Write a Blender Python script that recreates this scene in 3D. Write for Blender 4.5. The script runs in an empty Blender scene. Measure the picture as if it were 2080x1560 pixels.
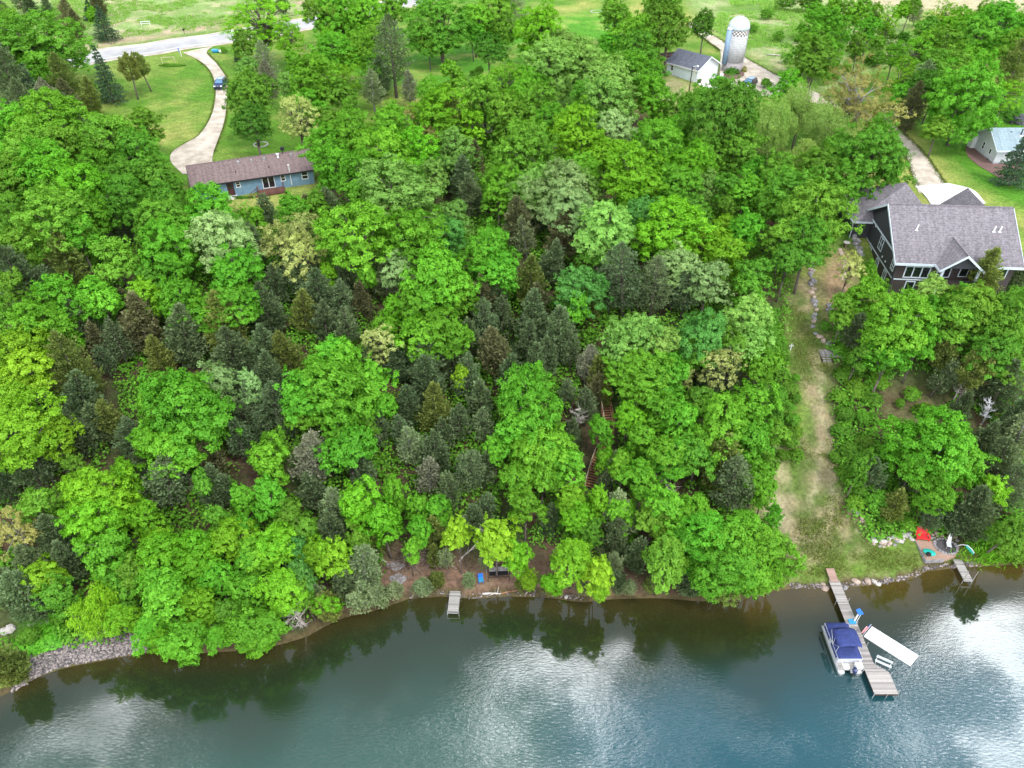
import bpy, math, random
import numpy as np
rnd = random.Random(7); rng = np.random.default_rng(7)
R = math.radians
EXPO = 0.34
SUNE = 1.8
RIPPLE = .05
BLOBS = [(1100, 1440, 1, 5.6, 1.2), (1250, 1345, .3, 3, .8), (1130, 1530, 1, 4.5, .5), (2040, 1390, 2, 6.5, 1.0), (1990, 1530, 2, 7, .8), (1430, 1480, 1, 7, -.5), (1690, 1500, .5, 3.5, .6), (230, 1520, 1, 6, .6), (850, 1450, 2, 7, .26), (500, 1540, 2, 6, .2)]
LEAFCOL = {'bright': ((0.062, 0.22, 0.011), (0.18, 0.465, 0.034)), 'mid': ((0.062, 0.18, 0.014), (0.175, 0.395, 0.036)), 'deep': ((0.042, 0.132, 0.011), (0.125, 0.29, 0.028)), 'lime': ((0.08, 0.25, 0.008), (0.205, 0.48, 0.026)), 'yellow': ((0.115, 0.275, 0.01), (0.26, 0.5, 0.03)), 'pale': ((0.11, 0.25, 0.035), (0.28, 0.49, 0.1)), 'silver': ((0.135, 0.26, 0.07), (0.32, 0.49, 0.18)), 'cream': ((0.204, 0.2652, 0.0459), (0.4972, 0.5424, 0.1921)), 'teal': ((0.048, 0.19, 0.028), (0.14, 0.39, 0.075)), 'ochre': ((0.19, 0.2, 0.05), (0.4, 0.38, 0.12)), 'willow': ((0.13, 0.25, 0.035), (0.31, 0.44, 0.11)), 'cedar': ((0.056, 0.095, 0.042), (0.165, 0.235, 0.105)), 'brown': ((0.072, 0.088, 0.036), (0.18, 0.185, 0.085)), 'olive': ((0.075, 0.105, 0.022), (0.21, 0.27, 0.065)), 'hazy': ((0.1, 0.15, 0.06), (0.25, 0.32, 0.15)), 'greybrown': ((0.1, 0.115, 0.07), (0.25, 0.26, 0.17)), 'spruce': ((0.0255, 0.0632, 0.0326), (0.096, 0.1695, 0.0904)), 'purple': ((0.0612, 0.1224, 0.051), (0.4746, 0.3503, 0.6554))}
scene = bpy.context.scene
C = scene.collection
# ---------------------------------------------------------------- camera
F = 1520.0; PITCH = R(38.5); CAMZ = 68.0; CX, CY = 1040.0, 780.0
cam = bpy.data.cameras.new('camera'); cam.lens = 36*F/2080; cam.sensor_width = 36; cam.clip_end = 5000; cam.clip_start = 1
camo = bpy.data.objects.new('camera', cam); C.objects.link(camo)
camo.location = (0, 0, CAMZ); camo.rotation_euler = (R(90)-PITCH, 0, 0); scene.camera = camo
scene.view_settings.view_transform = 'Standard'; scene.view_settings.look = 'None'
scene.view_settings.exposure = EXPO; scene.view_settings.gamma = 1
scene.cycles.max_bounces = 5; scene.cycles.transmission_bounces = 3; scene.cycles.diffuse_bounces = 3
cp, sp = math.cos(PITCH), math.sin(PITCH)
def raydir(px, py):
    a, b, c = (px-CX)/F, 1.0, -(py-CY)/F
    return np.array([a, b*cp+c*sp, -b*sp+c*cp])
# ---------------------------------------------------------------- sky and sun
SUN_EL, SUN_AZ = R(58), R(35)      # azimuth measured from -Y towards +X
sdir = np.array([math.cos(SUN_EL)*math.sin(SUN_AZ), -math.cos(SUN_EL)*math.cos(SUN_AZ), math.sin(SUN_EL)])
w = bpy.data.worlds.new('World'); scene.world = w; w.use_nodes = True
nt = w.node_tree; N = nt.nodes; L = nt.links
bg = N['Background']; bg.inputs[1].default_value = 0.1
sky = N.new('ShaderNodeTexSky'); sky.sky_type = 'NISHITA'; sky.sun_disc = False
sky.sun_elevation = SUN_EL; sky.sun_rotation = math.atan2(sdir[0], sdir[1])
tc = N.new('ShaderNodeTexCoord')
def math_(nt, op, a, b=None, clamp=False):
    n = nt.nodes.new('ShaderNodeMath'); n.operation = op; n.use_clamp = clamp
    for i, v in enumerate((a, b)):
        if v is None: continue
        if isinstance(v, (int, float)): n.inputs[i].default_value = v
        else: nt.links.new(v, n.inputs[i])
    return n.outputs[0]
def maprange(nt, v, a, b, c=0, d=1, smooth=True):
    n = nt.nodes.new('ShaderNodeMapRange'); n.interpolation_type = 'SMOOTHSTEP' if smooth else 'LINEAR'
    nt.links.new(v, n.inputs[0])
    for i, k in enumerate((a, b, c, d)): n.inputs[i+1].default_value = k
    return n.outputs[0]
def noise(nt, vec, scale, detail=4, rough=.55, dist=0):
    n = nt.nodes.new('ShaderNodeTexNoise'); n.inputs['Scale'].default_value = scale
    n.inputs['Detail'].default_value = detail; n.inputs['Roughness'].default_value = rough; n.inputs['Distortion'].default_value = dist
    if vec is not None: nt.links.new(vec, n.inputs['Vector'])
    return n.outputs[0]
def mixc(nt, fac, a, b, mode='MIX'):
    n = nt.nodes.new('ShaderNodeMix'); n.data_type = 'RGBA'; n.blend_type = mode
    for s, v in ((0, fac), (6, a), (7, b)):
        if isinstance(v, (int, float)): n.inputs[s].default_value = v
        elif isinstance(v, (tuple, list)): n.inputs[s].default_value = (*v, 1)[:4]
        else: nt.links.new(v, n.inputs[s])
    return n.outputs[2]
gen = tc.outputs['Generated']
def blob(px, py, r0, r1):
    d = raydir(px, py); d /= np.linalg.norm(d); d[2] = -d[2]
    n = N.new('ShaderNodeVectorMath'); n.operation = 'DOT_PRODUCT'; L.new(gen, n.inputs[0]); n.inputs[1].default_value = d
    return maprange(nt, n.outputs['Value'], math.cos(R(r1)), math.cos(R(r0)))
cn = noise(nt, gen, 9, 7, .62, .3)
base = math_(nt, 'ADD', math_(nt, 'MULTIPLY', cn, 2.2), -1.25)
dens = base
for (px, py, r0, r1, k) in BLOBS:
    dens = math_(nt, 'ADD', dens, math_(nt, 'MULTIPLY', blob(px, py, r0, r1), k))
dens = maprange(nt, dens, .1, .85)
sepz = N.new('ShaderNodeSeparateXYZ'); L.new(gen, sepz.inputs[0])
# away from the zenith hole the sky is a bright broken overcast
cloudv = mixc(nt, noise(nt, gen, 3, 4), (17, 17.5, 18.5), (36, 37, 38))
thick = mixc(nt, maprange(nt, dens, .45, 1), (13, 14.5, 15.5), (78, 81, 84))
skyl = mixc(nt, .35, sky.outputs[0], (9, 10.5, 11.5))
dome = mixc(nt, blob(1040, 1400, 30, 62), cloudv, mixc(nt, dens, skyl, thick))
L.new(dome, bg.inputs[0])
sl = bpy.data.lights.new('sun', 'SUN'); sl.energy = SUNE; sl.angle = R(7); sl.color = (1, .96, .9)
so = bpy.data.objects.new('sun', sl); C.objects.link(so)
from mathutils import Vector
so.rotation_euler = Vector(-sdir).to_track_quat('-Z', 'Y').to_euler()
# ---------------------------------------------------------------- terrain function
def plane_pt(px, py, z=0.0):
    d = raydir(px, py); t = (z-CAMZ)/d[2]; return np.array([d[0]*t, d[1]*t, z])
SH = [(-400, 1600), (-150, 1470), (-40, 1425), (20, 1402), (75, 1372), (130, 1352), (200, 1338), (300, 1320), (400, 1322), (470, 1318), (540, 1312), (620, 1290), (690, 1252), (760, 1236), (830, 1212),
      (900, 1206), (960, 1212), (1030, 1206), (1100, 1208), (1180, 1218), (1250, 1212), (1330, 1210), (1420, 1216), (1500, 1214), (1560, 1200), (1610, 1190), (1680, 1190), (1740, 1186), (1800, 1180),
      (1850, 1172), (1878, 1156), (1930, 1150), (2000, 1146), (2080, 1140), (2300, 1130), (2700, 1130)]
_s = np.array([plane_pt(*p)[:2] for p in SH])
SX = np.concatenate([[-900], _s[:, 0], [900]]); SY = np.concatenate([[_s[0, 1]-60], _s[:, 1], [_s[-1, 1]+20]])
PD = np.array([-400, -30, -8, 0, 1.2, 5, 9, 16, 26, 38, 48, 62, 90, 140, 210, 400, 1500.])
PZ = np.array([-9, -3.5, -1.2, -.02, .45, .9, 2.2, 5.2, 9.3, 12.5, 14.6, 15.6, 16.2, 17.2, 18, 19, 22.])
def shore_y(x): return np.interp(x, SX, SY)
def T(x, y):
    x = np.asarray(x, float); y = np.asarray(y, float)
    d = y-shore_y(x)
    z = np.interp(d, PD, PZ)*.5+np.interp(d-1.5, PD, PZ)*.25+np.interp(d+1.5, PD, PZ)*.25*1.0
    nz = .35*np.sin(x*.11+1.3)*np.sin(y*.09+.5)+.15*np.sin(x*.31+y*.23)
    lev = np.clip((d-6)/14, 0, 1)
    # levelled ground: lot of the brown house, blue house
    z = z+nz*lev*.6
    for (hx, hy, r, hz) in PADS:
        k = np.clip(1.6-np.hypot(x-hx, y-hy)/r, 0, 1); k = k*k*(3-2*k)
        z = z*(1-k)+hz*k
    return z
PADS = []
_ts = np.concatenate([np.linspace(25, 330, 1600)])
def P(px, py, h=0.0):
    """point where the sight line through a photo pixel meets the ground raised by h"""
    d = raydir(px, py); xs, ys, zs = d[0]*_ts, d[1]*_ts, CAMZ+d[2]*_ts
    g = zs-(T(xs, ys)+h); i = int(np.argmax(g <= 0)) if (g <= 0).any() else len(g)-1
    i = max(i, 1); k = g[i-1]/(g[i-1]-g[i]) if g[i-1] != g[i] else 0
    t = _ts[i-1]+(_ts[i]-_ts[i-1])*min(max(k, 0), 1)
    return np.array([d[0]*t, d[1]*t, CAMZ+d[2]*t])
def depth(p): return p[1]*cp-(p[2]-CAMZ)*sp
def ground(x, y): return float(T(x, y))
_a = plane_pt(1838, 531, 17.8)
# ---------------------------------------------------------------- object helpers
def tag(o, label=None, cat=None, group=None, kind=None):
    if label: o['label'] = label
    if cat: o['category'] = cat
    if group: o['group'] = group
    if kind: o['kind'] = kind
    return o
def empty(name, loc, rz=0, label=None, cat=None, group=None):
    o = bpy.data.objects.new(name, None); o.empty_display_size = .3; C.objects.link(o); o.location = loc; o.rotation_euler = (0, 0, rz)
    return tag(o, label, cat, group)
class MB:
    def __init__(s): s.v = []; s.f = []
    def box(s, x0, x1, y0, y1, z0, z1):
        b = len(s.v); s.v += [(x, y, z) for z in (z0, z1) for y in (y0, y1) for x in (x0, x1)]
        s.f += [tuple(b+i for i in q) for q in ((0, 2, 3, 1), (4, 5, 7, 6), (0, 1, 5, 4), (2, 6, 7, 3), (0, 4, 6, 2), (1, 3, 7, 5))]; return s
    def tube(s, p0, p1, r0, r1=None, n=6, cap=True):
        r1 = r0 if r1 is None else r1
        p0 = Vector(p0); p1 = Vector(p1); d = (p1-p0)
        if d.length < 1e-6: return s
        d.normalize(); u = d.orthogonal().normalized(); v = d.cross(u); b = len(s.v)
        for p, r in ((p0, r0), (p1, r1)):
            for i in range(n):
                a = 2*math.pi*i/n; s.v.append(tuple(p+u*math.cos(a)*r+v*math.sin(a)*r))
        for i in range(n): s.f.append((b+i, b+(i+1) % n, b+n+(i+1) % n, b+n+i))
        if cap: s.f.append(tuple(b+i for i in range(n))[::-1]); s.f.append(tuple(b+n+i for i in range(n)))
        return s
    def path(s, pts, rs, n=6):
        for i in range(len(pts)-1): s.tube(pts[i], pts[i+1], rs[i], rs[i+1], n, True)
        return s
    def prism(s, poly, axis, a0, a1):
        """poly in the two other axes, extruded along axis"""
        b = len(s.v); n = len(poly)
        for a in (a0, a1):
            for (p, q) in poly:
                s.v.append({'x': (a, p, q), 'y': (p, a, q), 'z': (p, q, a)}[axis])
        for i in range(n): s.f.append((b+i, b+(i+1) % n, b+n+(i+1) % n, b+n+i))
        s.f.append(tuple(b+i for i in range(n))[::-1]); s.f.append(tuple(b+n+i for i in range(n))); return s
    def quad(s, *p):
        b = len(s.v); s.v += [tuple(q) for q in p]; s.f.append(tuple(range(b, b+len(p)))); return s
    def slab(s, pts, th):
        """thick sheet: polygon given by its top points, thickness downwards"""
        b = len(s.v); n = len(pts); s.v += [tuple(p) for p in pts]+[(p[0], p[1], p[2]-th) for p in pts]
        s.f.append(tuple(range(b, b+n))); s.f.append(tuple(range(b+n, b+2*n))[::-1])
        for i in range(n): s.f.append((b+i, b+n+i, b+n+(i+1) % n, b+(i+1) % n))
        return s
    def rings(s, rings, cap=True):
        """loft closed rings of equal size"""
        b = len(s.v); n = len(rings[0])
        for r in rings: s.v += [tuple(p) for p in r]
        for k in range(len(rings)-1):
            for i in range(n): s.f.append((b+k*n+i, b+k*n+(i+1) % n, b+(k+1)*n+(i+1) % n, b+(k+1)*n+i))
        if cap: s.f.append(tuple(b+i for i in range(n))[::-1]); s.f.append(tuple(b+(len(rings)-1)*n+i for i in range(n)))
        return s
    def mesh(s, name, m=None, smooth=False):
        me = bpy.data.meshes.new(name); me.from_pydata([tuple(map(float, q)) for q in s.v], [], s.f); me.update()
        import bmesh
        bm = bmesh.new(); bm.from_mesh(me); bmesh.ops.recalc_face_normals(bm, faces=bm.faces); bm.to_mesh(me); bm.free()
        if smooth: me.polygons.foreach_set('use_smooth', [True]*len(me.polygons))
        if m: me.materials.append(m)
        return me
    def build(s, name, m, parent=None, smooth=False, bevel=0, **kw):
        o = bpy.data.objects.new(name, s.mesh(name, m, smooth)); C.objects.link(o)
        if parent is not None: o.parent = parent
        if bevel:
            b = o.modifiers.new('bevel', 'BEVEL'); b.width = bevel; b.segments = 2; b.limit_method = 'ANGLE'
        return tag(o, **kw) if kw else o
def circ(x, y, z, r, n=16, ax='z', ry=None):
    ry = r if ry is None else ry
    o = []
    for i in range(n):
        a = 2*math.pi*i/n; c_, s_ = math.cos(a)*r, math.sin(a)*ry
        o.append({'z': (x+c_, y+s_, z), 'y': (x+c_, y, z+s_), 'x': (x, y+c_, z+s_)}[ax])
    return o
# ---------------------------------------------------------------- materials
def mat(name, col, rough=.8, var=.12, scale=3, metal=0, bump=0, bscale=20, spec=.3, detail=5, col2=None):
    m = bpy.data.materials.new(name); m.use_nodes = True; t = m.node_tree; b = t.nodes['Principled BSDF']
    b.inputs['Roughness'].default_value = rough; b.inputs['Metallic'].default_value = metal
    b.inputs['Specular IOR Level'].default_value = spec
    tcn = t.nodes.new('ShaderNodeTexCoord'); o = tcn.outputs['Object']
    n = noise(t, o, scale, detail, .6)
    lo = tuple(c*(1-var) for c in col); hi = tuple(min(1, c*(1+var)) for c in col)
    if col2: lo, hi = col, col2
    t.links.new(mixc(t, maprange(t, n, .3, .7), lo, hi), b.inputs['Base Color'])
    if bump:
        bn = t.nodes.new('ShaderNodeBump'); bn.inputs['Strength'].default_value = bump; bn.inputs['Distance'].default_value = .05
        t.links.new(noise(t, o, bscale, 3), bn.inputs['Height']); t.links.new(bn.outputs[0], b.inputs['Normal'])
    return m
def siding(name, col, pitch=.15, var=.06, vert=False, strength=.6):
    m = mat(name, col, .6, var, 1.5); t = m.node_tree; b = t.nodes['Principled BSDF']
    tcn = t.nodes.new('ShaderNodeTexCoord'); sx = t.nodes.new('ShaderNodeSeparateXYZ'); t.links.new(tcn.outputs['Object'], sx.inputs[0])
    if vert: v = math_(t, 'ADD', sx.outputs[0], sx.outputs[1])
    else: v = sx.outputs[2]
    fr = math_(t, 'FRACT', math_(t, 'DIVIDE', v, pitch))
    bn = t.nodes.new('ShaderNodeBump'); bn.inputs['Strength'].default_value = strength; bn.inputs['Distance'].default_value = .03
    t.links.new(fr, bn.inputs['Height']); t.links.new(bn.outputs[0], b.inputs['Normal']); return m
def planks(name, col, pitch=.14, axis=0, var=.25, gap=True, col2=None):
    m = mat(name, col, .85, .1, 4); t = m.node_tree; b = t.nodes['Principled BSDF']
    tcn = t.nodes.new('ShaderNodeTexCoord'); sx = t.nodes.new('ShaderNodeSeparateXYZ'); t.links.new(tcn.outputs['Object'], sx.inputs[0])
    v = math_(t, 'DIVIDE', sx.outputs[axis], pitch)
    wn = t.nodes.new('ShaderNodeTexWhiteNoise'); wn.noise_dimensions = '1D'; t.links.new(math_(t, 'FLOOR', v), wn.inputs['W'])
    lo = tuple(c*(1-var) for c in col); hi = col2 or tuple(min(1, c*(1+var)) for c in col)
    a = mixc(t, wn.outputs['Value'], lo, hi)
    mp = t.nodes.new('ShaderNodeMapping'); t.links.new(tcn.outputs['Object'], mp.inputs[0])
    sc = [9, 9, 9]; sc[axis] = 30; sc[1-axis if axis < 2 else 0] = 1.5; mp.inputs['Scale'].default_value = sc
    a = mixc(t, maprange(t, noise(t, mp.outputs[0], 2, 4), .3, .7, 0, .35), a, tuple(c*.55 for c in col))
    t.links.new(a, b.inputs['Base Color']); return m
def shingle(name, col, var, ax=1):
    m = mat(name, col, .95, var, 3.2, bump=.5, bscale=9); t = m.node_tree; b = t.nodes['Principled BSDF']; src = b.inputs['Base Color'].links[0].from_socket
    tcn = t.nodes.new('ShaderNodeTexCoord'); sx = t.nodes.new('ShaderNodeSeparateXYZ'); t.links.new(tcn.outputs['Object'], sx.inputs[0])
    fr = math_(t, 'FRACT', math_(t, 'DIVIDE', sx.outputs[ax], .32)); mp = t.nodes.new('ShaderNodeMapping'); t.links.new(tcn.outputs['Object'], mp.inputs[0]); mp.inputs['Scale'].default_value = (1.2, .12, .12) if ax == 1 else (.12, 1.2, .12)
    f = math_(t, 'MULTIPLY', maprange(t, fr, 0, .25, .72, 1), maprange(t, noise(t, mp.outputs[0], 2, 4), .3, .7, .86, 1.1))
    v = t.nodes.new('ShaderNodeVectorMath'); v.operation = 'SCALE'; t.links.new(src, v.inputs[0]); t.links.new(f, v.inputs['Scale']); t.links.new(v.outputs[0], b.inputs['Base Color']); return m
M = {}
M['white'] = mat('white_paint', (.66, .68, .70), .5, .03, 2)
M['trim'] = mat('pale_trim', (.52, .59, .65), .5, .04, 2)
M['garage_white'] = siding('white_siding', (.60, .63, .66), .2)
M['garage_shade'] = siding('shaded_siding', (.60, .68, .74), .4, vert=True)  # white siding again, with the bluish shade of the left wall painted in
M['blue'] = siding('blue_siding', (.155, .26, .36), .3, .12, True, .5)
M['brown'] = siding('brown_siding', (.060, .048, .048), .2)
M['charcoal'] = siding('charcoal_siding', (.050, .052, .062), .25)
M['greyside'] = siding('grey_siding', (.46, .50, .52), .2)
M['block'] = mat('block', (.28, .27, .29), .9, .2, 6)
M['roof_brown'] = shingle('brown_shingle', (.165, .122, .12), .22)
M['roof_grey'] = shingle('grey_shingle', (.165, .152, .17), .28)
M['roof_slate'] = shingle('slate_shingle', (.12, .13, .17), .25, 0)
M['roof_teal'] = shingle('pale_shingle', (.22, .29, .33), .12)
M['glass'] = mat('window_glass', (.012, .014, .018), .06, .1, 2, spec=.9)
M['maroon'] = mat('maroon_paint', (.07, .025, .028), .6, .2, 5)
M['deckred'] = planks('red_brown_wood', (.16, .075, .062), .14, 0, .3)
M['dark'] = mat('dark_plastic', (.022, .022, .028), .5, .2, 4)
M['black'] = mat('black_rubber', (.012, .012, .014), .7, .2, 4)
M['steel'] = mat('galvanised_steel', (.5, .51, .52), .35, .15, 5, metal=.6)
M['alu'] = mat('brushed_aluminium', (.62, .64, .66), .3, .1, 5, metal=.5)
M['concrete'] = mat('pale_concrete', (.54, .53, .51), .9, .08, 1.2, col2=(.66, .65, .63))
M['pave'] = mat('road_concrete', (.28, .28, .29), .9, .07, .25, detail=9, col2=(.38, .375, .38))
M['line'] = mat('road_paint', (.66, .66, .64), .7, .04, 2)
M['gravel'] = mat('gravel', (.33, .28, .225), .95, .2, .5, bump=.4, bscale=8, detail=10, col2=(.54, .48, .41))
M['wood_grey'] = planks('weathered_boards', (.25, .235, .225), .14, 0, .2, col2=(.42, .40, .38))
M['wood_pink'] = planks('reddish_boards', (.36, .24, .20), .14, 0, .15)
M['wood_step'] = mat('brown_timber', (.25, .13, .07), .85, .3, 6)
M['wood_dark'] = mat('dark_timber', (.05, .035, .03), .8, .3, 6)
M['wood_pale'] = mat('pale_timber', (.5, .42, .3), .8, .2, 6)
M['bark'] = mat('bark', (.11, .09, .08), .95, .35, 6, bump=.6, bscale=14)
M['bark_grey'] = mat('grey_bark', (.25, .235, .23), .95, .3, 6, bump=.5, bscale=14)
M['deadwood'] = mat('dead_wood', (.46, .42, .39), .95, .2, 6)
M['deadpale'] = mat('silver_dead_wood', (.62, .62, .66), .95, .12, 6)
M['red'] = mat('red_paint', (.62, .035, .04), .55, .12, 5)
M['teal'] = mat('teal_plastic', (.02, .40, .33), .45, .1, 4)
M['bluep'] = mat('blue_plastic', (.02, .14, .58), .4, .1, 4)
M['cyanp'] = mat('light_blue_plastic', (.04, .26, .48), .4, .1, 4)
M['canvas'] = mat('navy_canvas', (.026, .040, .15), .8, .2, 2.5, bump=.3, bscale=3)
M['boatwhite'] = mat('boat_panels', (.42, .44, .48), .3, .06, 3)
M['brick'] = mat('brick_pavers', (.33, .22, .17), .9, .2, 8)
M['ash'] = mat('charred_ground', (.08, .075, .08), .95, .5, 5)
M['carblue'] = mat('car_paint', (.012, .025, .09), .2, .1, 3, spec=.8)
M['carblack'] = mat('black_car_paint', (.008, .009, .014), .2, .1, 3, spec=.8)
M['carglass'] = mat('car_glass', (.10, .20, .32), .08, .1, 3, spec=.9)
M['lamp'] = mat('lamp_glass', (.8, .82, .85), .15, .05, 3)
M['tin'] = mat('white_dome_metal', (.46, .53, .58), .4, .08, 3, metal=.15)
M['stave'] = mat('concrete_staves', (.42, .43, .45), .9, .12, 2, col2=(.56, .57, .59))
M['staverust'] = mat('stained_staves', (.34, .31, .32), .95, .3, 5)
M['rust'] = mat('brown_staves', (.13, .08, .06), .95, .3, 5)
M['chute'] = mat('blue_grey_metal', (.22, .32, .45), .5, .2, 3)
M['mulch'] = mat('mulch', (.15, .09, .08), .95, .35, 6, bump=.6, bscale=14)
M['stonegrey'] = mat('grey_stone', (.25, .24, .25), .9, .35, 2.5, bump=.5, bscale=5)
M['stonetan'] = mat('tan_stone', (.38, .30, .25), .9, .3, 2.5, bump=.5, bscale=5)
M['stonewhite'] = mat('pale_stone', (.40, .38, .36), .9, .15, 3, bump=.3, bscale=5)
def stone_mix():
    m = bpy.data.materials.new('mixed_stone'); m.use_nodes = True; t = m.node_tree; b = t.nodes['Principled BSDF']; b.inputs['Roughness'].default_value = .9
    a = t.nodes.new('ShaderNodeAttribute'); a.attribute_name = 'v'
    t.links.new(mixc(t, a.outputs['Fac'], (.055, .05, .055), (.33, .28, .27)), b.inputs['Base Color']); return m
M['stonemix'] = stone_mix()
# ---------------------------------------------------------------- leaves
def foliage(name, col, col2, trans=.25, hue=.5):
    m = bpy.data.materials.new(name); m.use_nodes = True; t = m.node_tree; t.nodes.clear()
    out = t.nodes.new('ShaderNodeOutputMaterial')
    at = t.nodes.new('ShaderNodeAttribute'); at.attribute_name = 'v'
    oi = t.nodes.new('ShaderNodeObjectInfo')
    c = mixc(t, at.outputs['Fac'], col, col2)
    hs = t.nodes.new('ShaderNodeHueSaturation'); t.links.new(c, hs.inputs['Color'])
    t.links.new(maprange(t, oi.outputs['Random'], 0, 1, .488, .512, False), hs.inputs['Hue'])
    wn = t.nodes.new('ShaderNodeTexWhiteNoise'); wn.noise_dimensions = '1D'; t.links.new(math_(t, 'MULTIPLY', oi.outputs['Random'], 91.7), wn.inputs['W'])
    t.links.new(maprange(t, wn.outputs['Value'], 0, 1, .82, 1.18, False), hs.inputs['Value'])
    d = t.nodes.new('ShaderNodeBsdfDiffuse'); tr = t.nodes.new('ShaderNodeBsdfTranslucent'); mx = t.nodes.new('ShaderNodeMixShader')
    t.links.new(hs.outputs[0], d.inputs[0]); t.links.new(mixc(t, 1, hs.outputs[0], (1.1, 1.15, .6), 'MULTIPLY'), tr.inputs[0])
    mx.inputs[0].default_value = trans
    gl = t.nodes.new('ShaderNodeBsdfGlossy'); gl.inputs['Roughness'].default_value = .5; gl.inputs[0].default_value = (.9, .95, 1, 1)
    m2 = t.nodes.new('ShaderNodeMixShader'); m2.inputs[0].default_value = .008
    t.links.new(d.outputs[0], mx.inputs[1]); t.links.new(tr.outputs[0], mx.inputs[2])
    t.links.new(mx.outputs[0], m2.inputs[1]); t.links.new(gl.outputs[0], m2.inputs[2]); t.links.new(m2.outputs[0], out.inputs[0]); return m
FOL = {k: foliage('leaves_'+k, *v) for k, v in LEAFCOL.items()}
def leafmesh(name, c, n, size, asp=.7, v=None, seed=0):
    g = np.random.default_rng(seed); k = len(c)
    n = n/np.maximum(np.linalg.norm(n, axis=1, keepdims=True), 1e-6)
    r = g.normal(size=(k, 3)); t = r-(r*n).sum(1, keepdims=True)*n; t /= np.linalg.norm(t, axis=1, keepdims=True); b = np.cross(n, t)
    size = np.asarray(size).reshape(-1, 1)*np.ones((k, 1))
    bend = n*size*.25
    vv = np.stack([c+t*size-bend, c+b*size*asp+bend*.3, c-t*size*.9-bend, c-b*size*asp+bend*.3], 1).reshape(-1, 3)
    return rawquads(name, vv, v)
def bladesmesh(name, c, dirs, size, width, v=None, seed=0):
    """long thin tufts along dirs"""
    g = np.random.default_rng(seed); k = len(c)
    dirs = dirs/np.maximum(np.linalg.norm(dirs, axis=1, keepdims=True), 1e-6)
    r = g.normal(size=(k, 3)); b = np.cross(dirs, r); b /= np.linalg.norm(b, axis=1, keepdims=True)
    size = np.asarray(size).reshape(-1, 1)*np.ones((k, 1)); width = np.asarray(width).reshape(-1, 1)*np.ones((k, 1))
    vv = np.stack([c-b*width*.5, c+dirs*size*.5-b*width, c+dirs*size, c+dirs*size*.5+b*width], 1).reshape(-1, 3)
    return rawquads(name, vv, v)
def rawquads(name, vv, v):
    k = len(vv)//4; me = bpy.data.meshes.new(name)
    me.vertices.add(4*k); me.vertices.foreach_set('co', vv.astype(np.float32).ravel())
    me.loops.add(4*k); me.loops.foreach_set('vertex_index', np.arange(4*k, dtype=np.int32))
    me.polygons.add(k); me.polygons.foreach_set('loop_start', np.arange(0, 4*k, 4, dtype=np.int32)); me.polygons.foreach_set('loop_total', np.full(k, 4, np.int32))
    me.update(calc_edges=True)
    a = me.attributes.new('v', 'FLOAT', 'POINT')
    a.data.foreach_set('value', np.repeat(v if v is not None else np.random.default_rng(1).random(k), 4).astype(np.float32))
    return me
# ---------------------------------------------------------------- tree prototypes (meshes shared by their copies)
def sph(g, k, zmin=-1.0):
    z = g.uniform(zmin, 1, k); a = g.uniform(0, 2*np.pi, k); r = np.sqrt(1-z*z)
    return np.stack([r*np.cos(a), r*np.sin(a), z], 1)
def spread(g, k, zmin):
    out = []; 
    while len(out) < k:
        c = sph(g, 12, zmin)
        if out:
            o = np.array(out); d = np.min(np.linalg.norm(c[:, None]-o[None], axis=2), axis=1); out.append(c[int(np.argmax(d))])
        else: out.append(c[0])
    return np.array(out)
def limbs(mb, base_h, targets, r, g, n=6):
    lean = g.normal(size=2)*.25
    top = Vector((lean[0], lean[1], base_h)); mb.path([(0, 0, -.8), (lean[0]*.35, lean[1]*.35, base_h*.5), tuple(top)], [r*1.25, r*.95, r*.75], 8)
    for t in targets:
        t = Vector(t); k = g.uniform(.45, 1.0); s = Vector((lean[0]*k, lean[1]*k, base_h*k))
        m = s.lerp(t, .5)+Vector((*(g.normal(size=2)*.25), .25*(t-s).length*g.uniform(.3, 1)))
        mb.path([tuple(s), tuple(m), tuple(t)], [r*.42, r*.25, r*.07], 5)
SIZES = {'S': (2.1, 7.8), 'M': (3.7, 12.0), 'L': (6.2, 16.0)}
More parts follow.
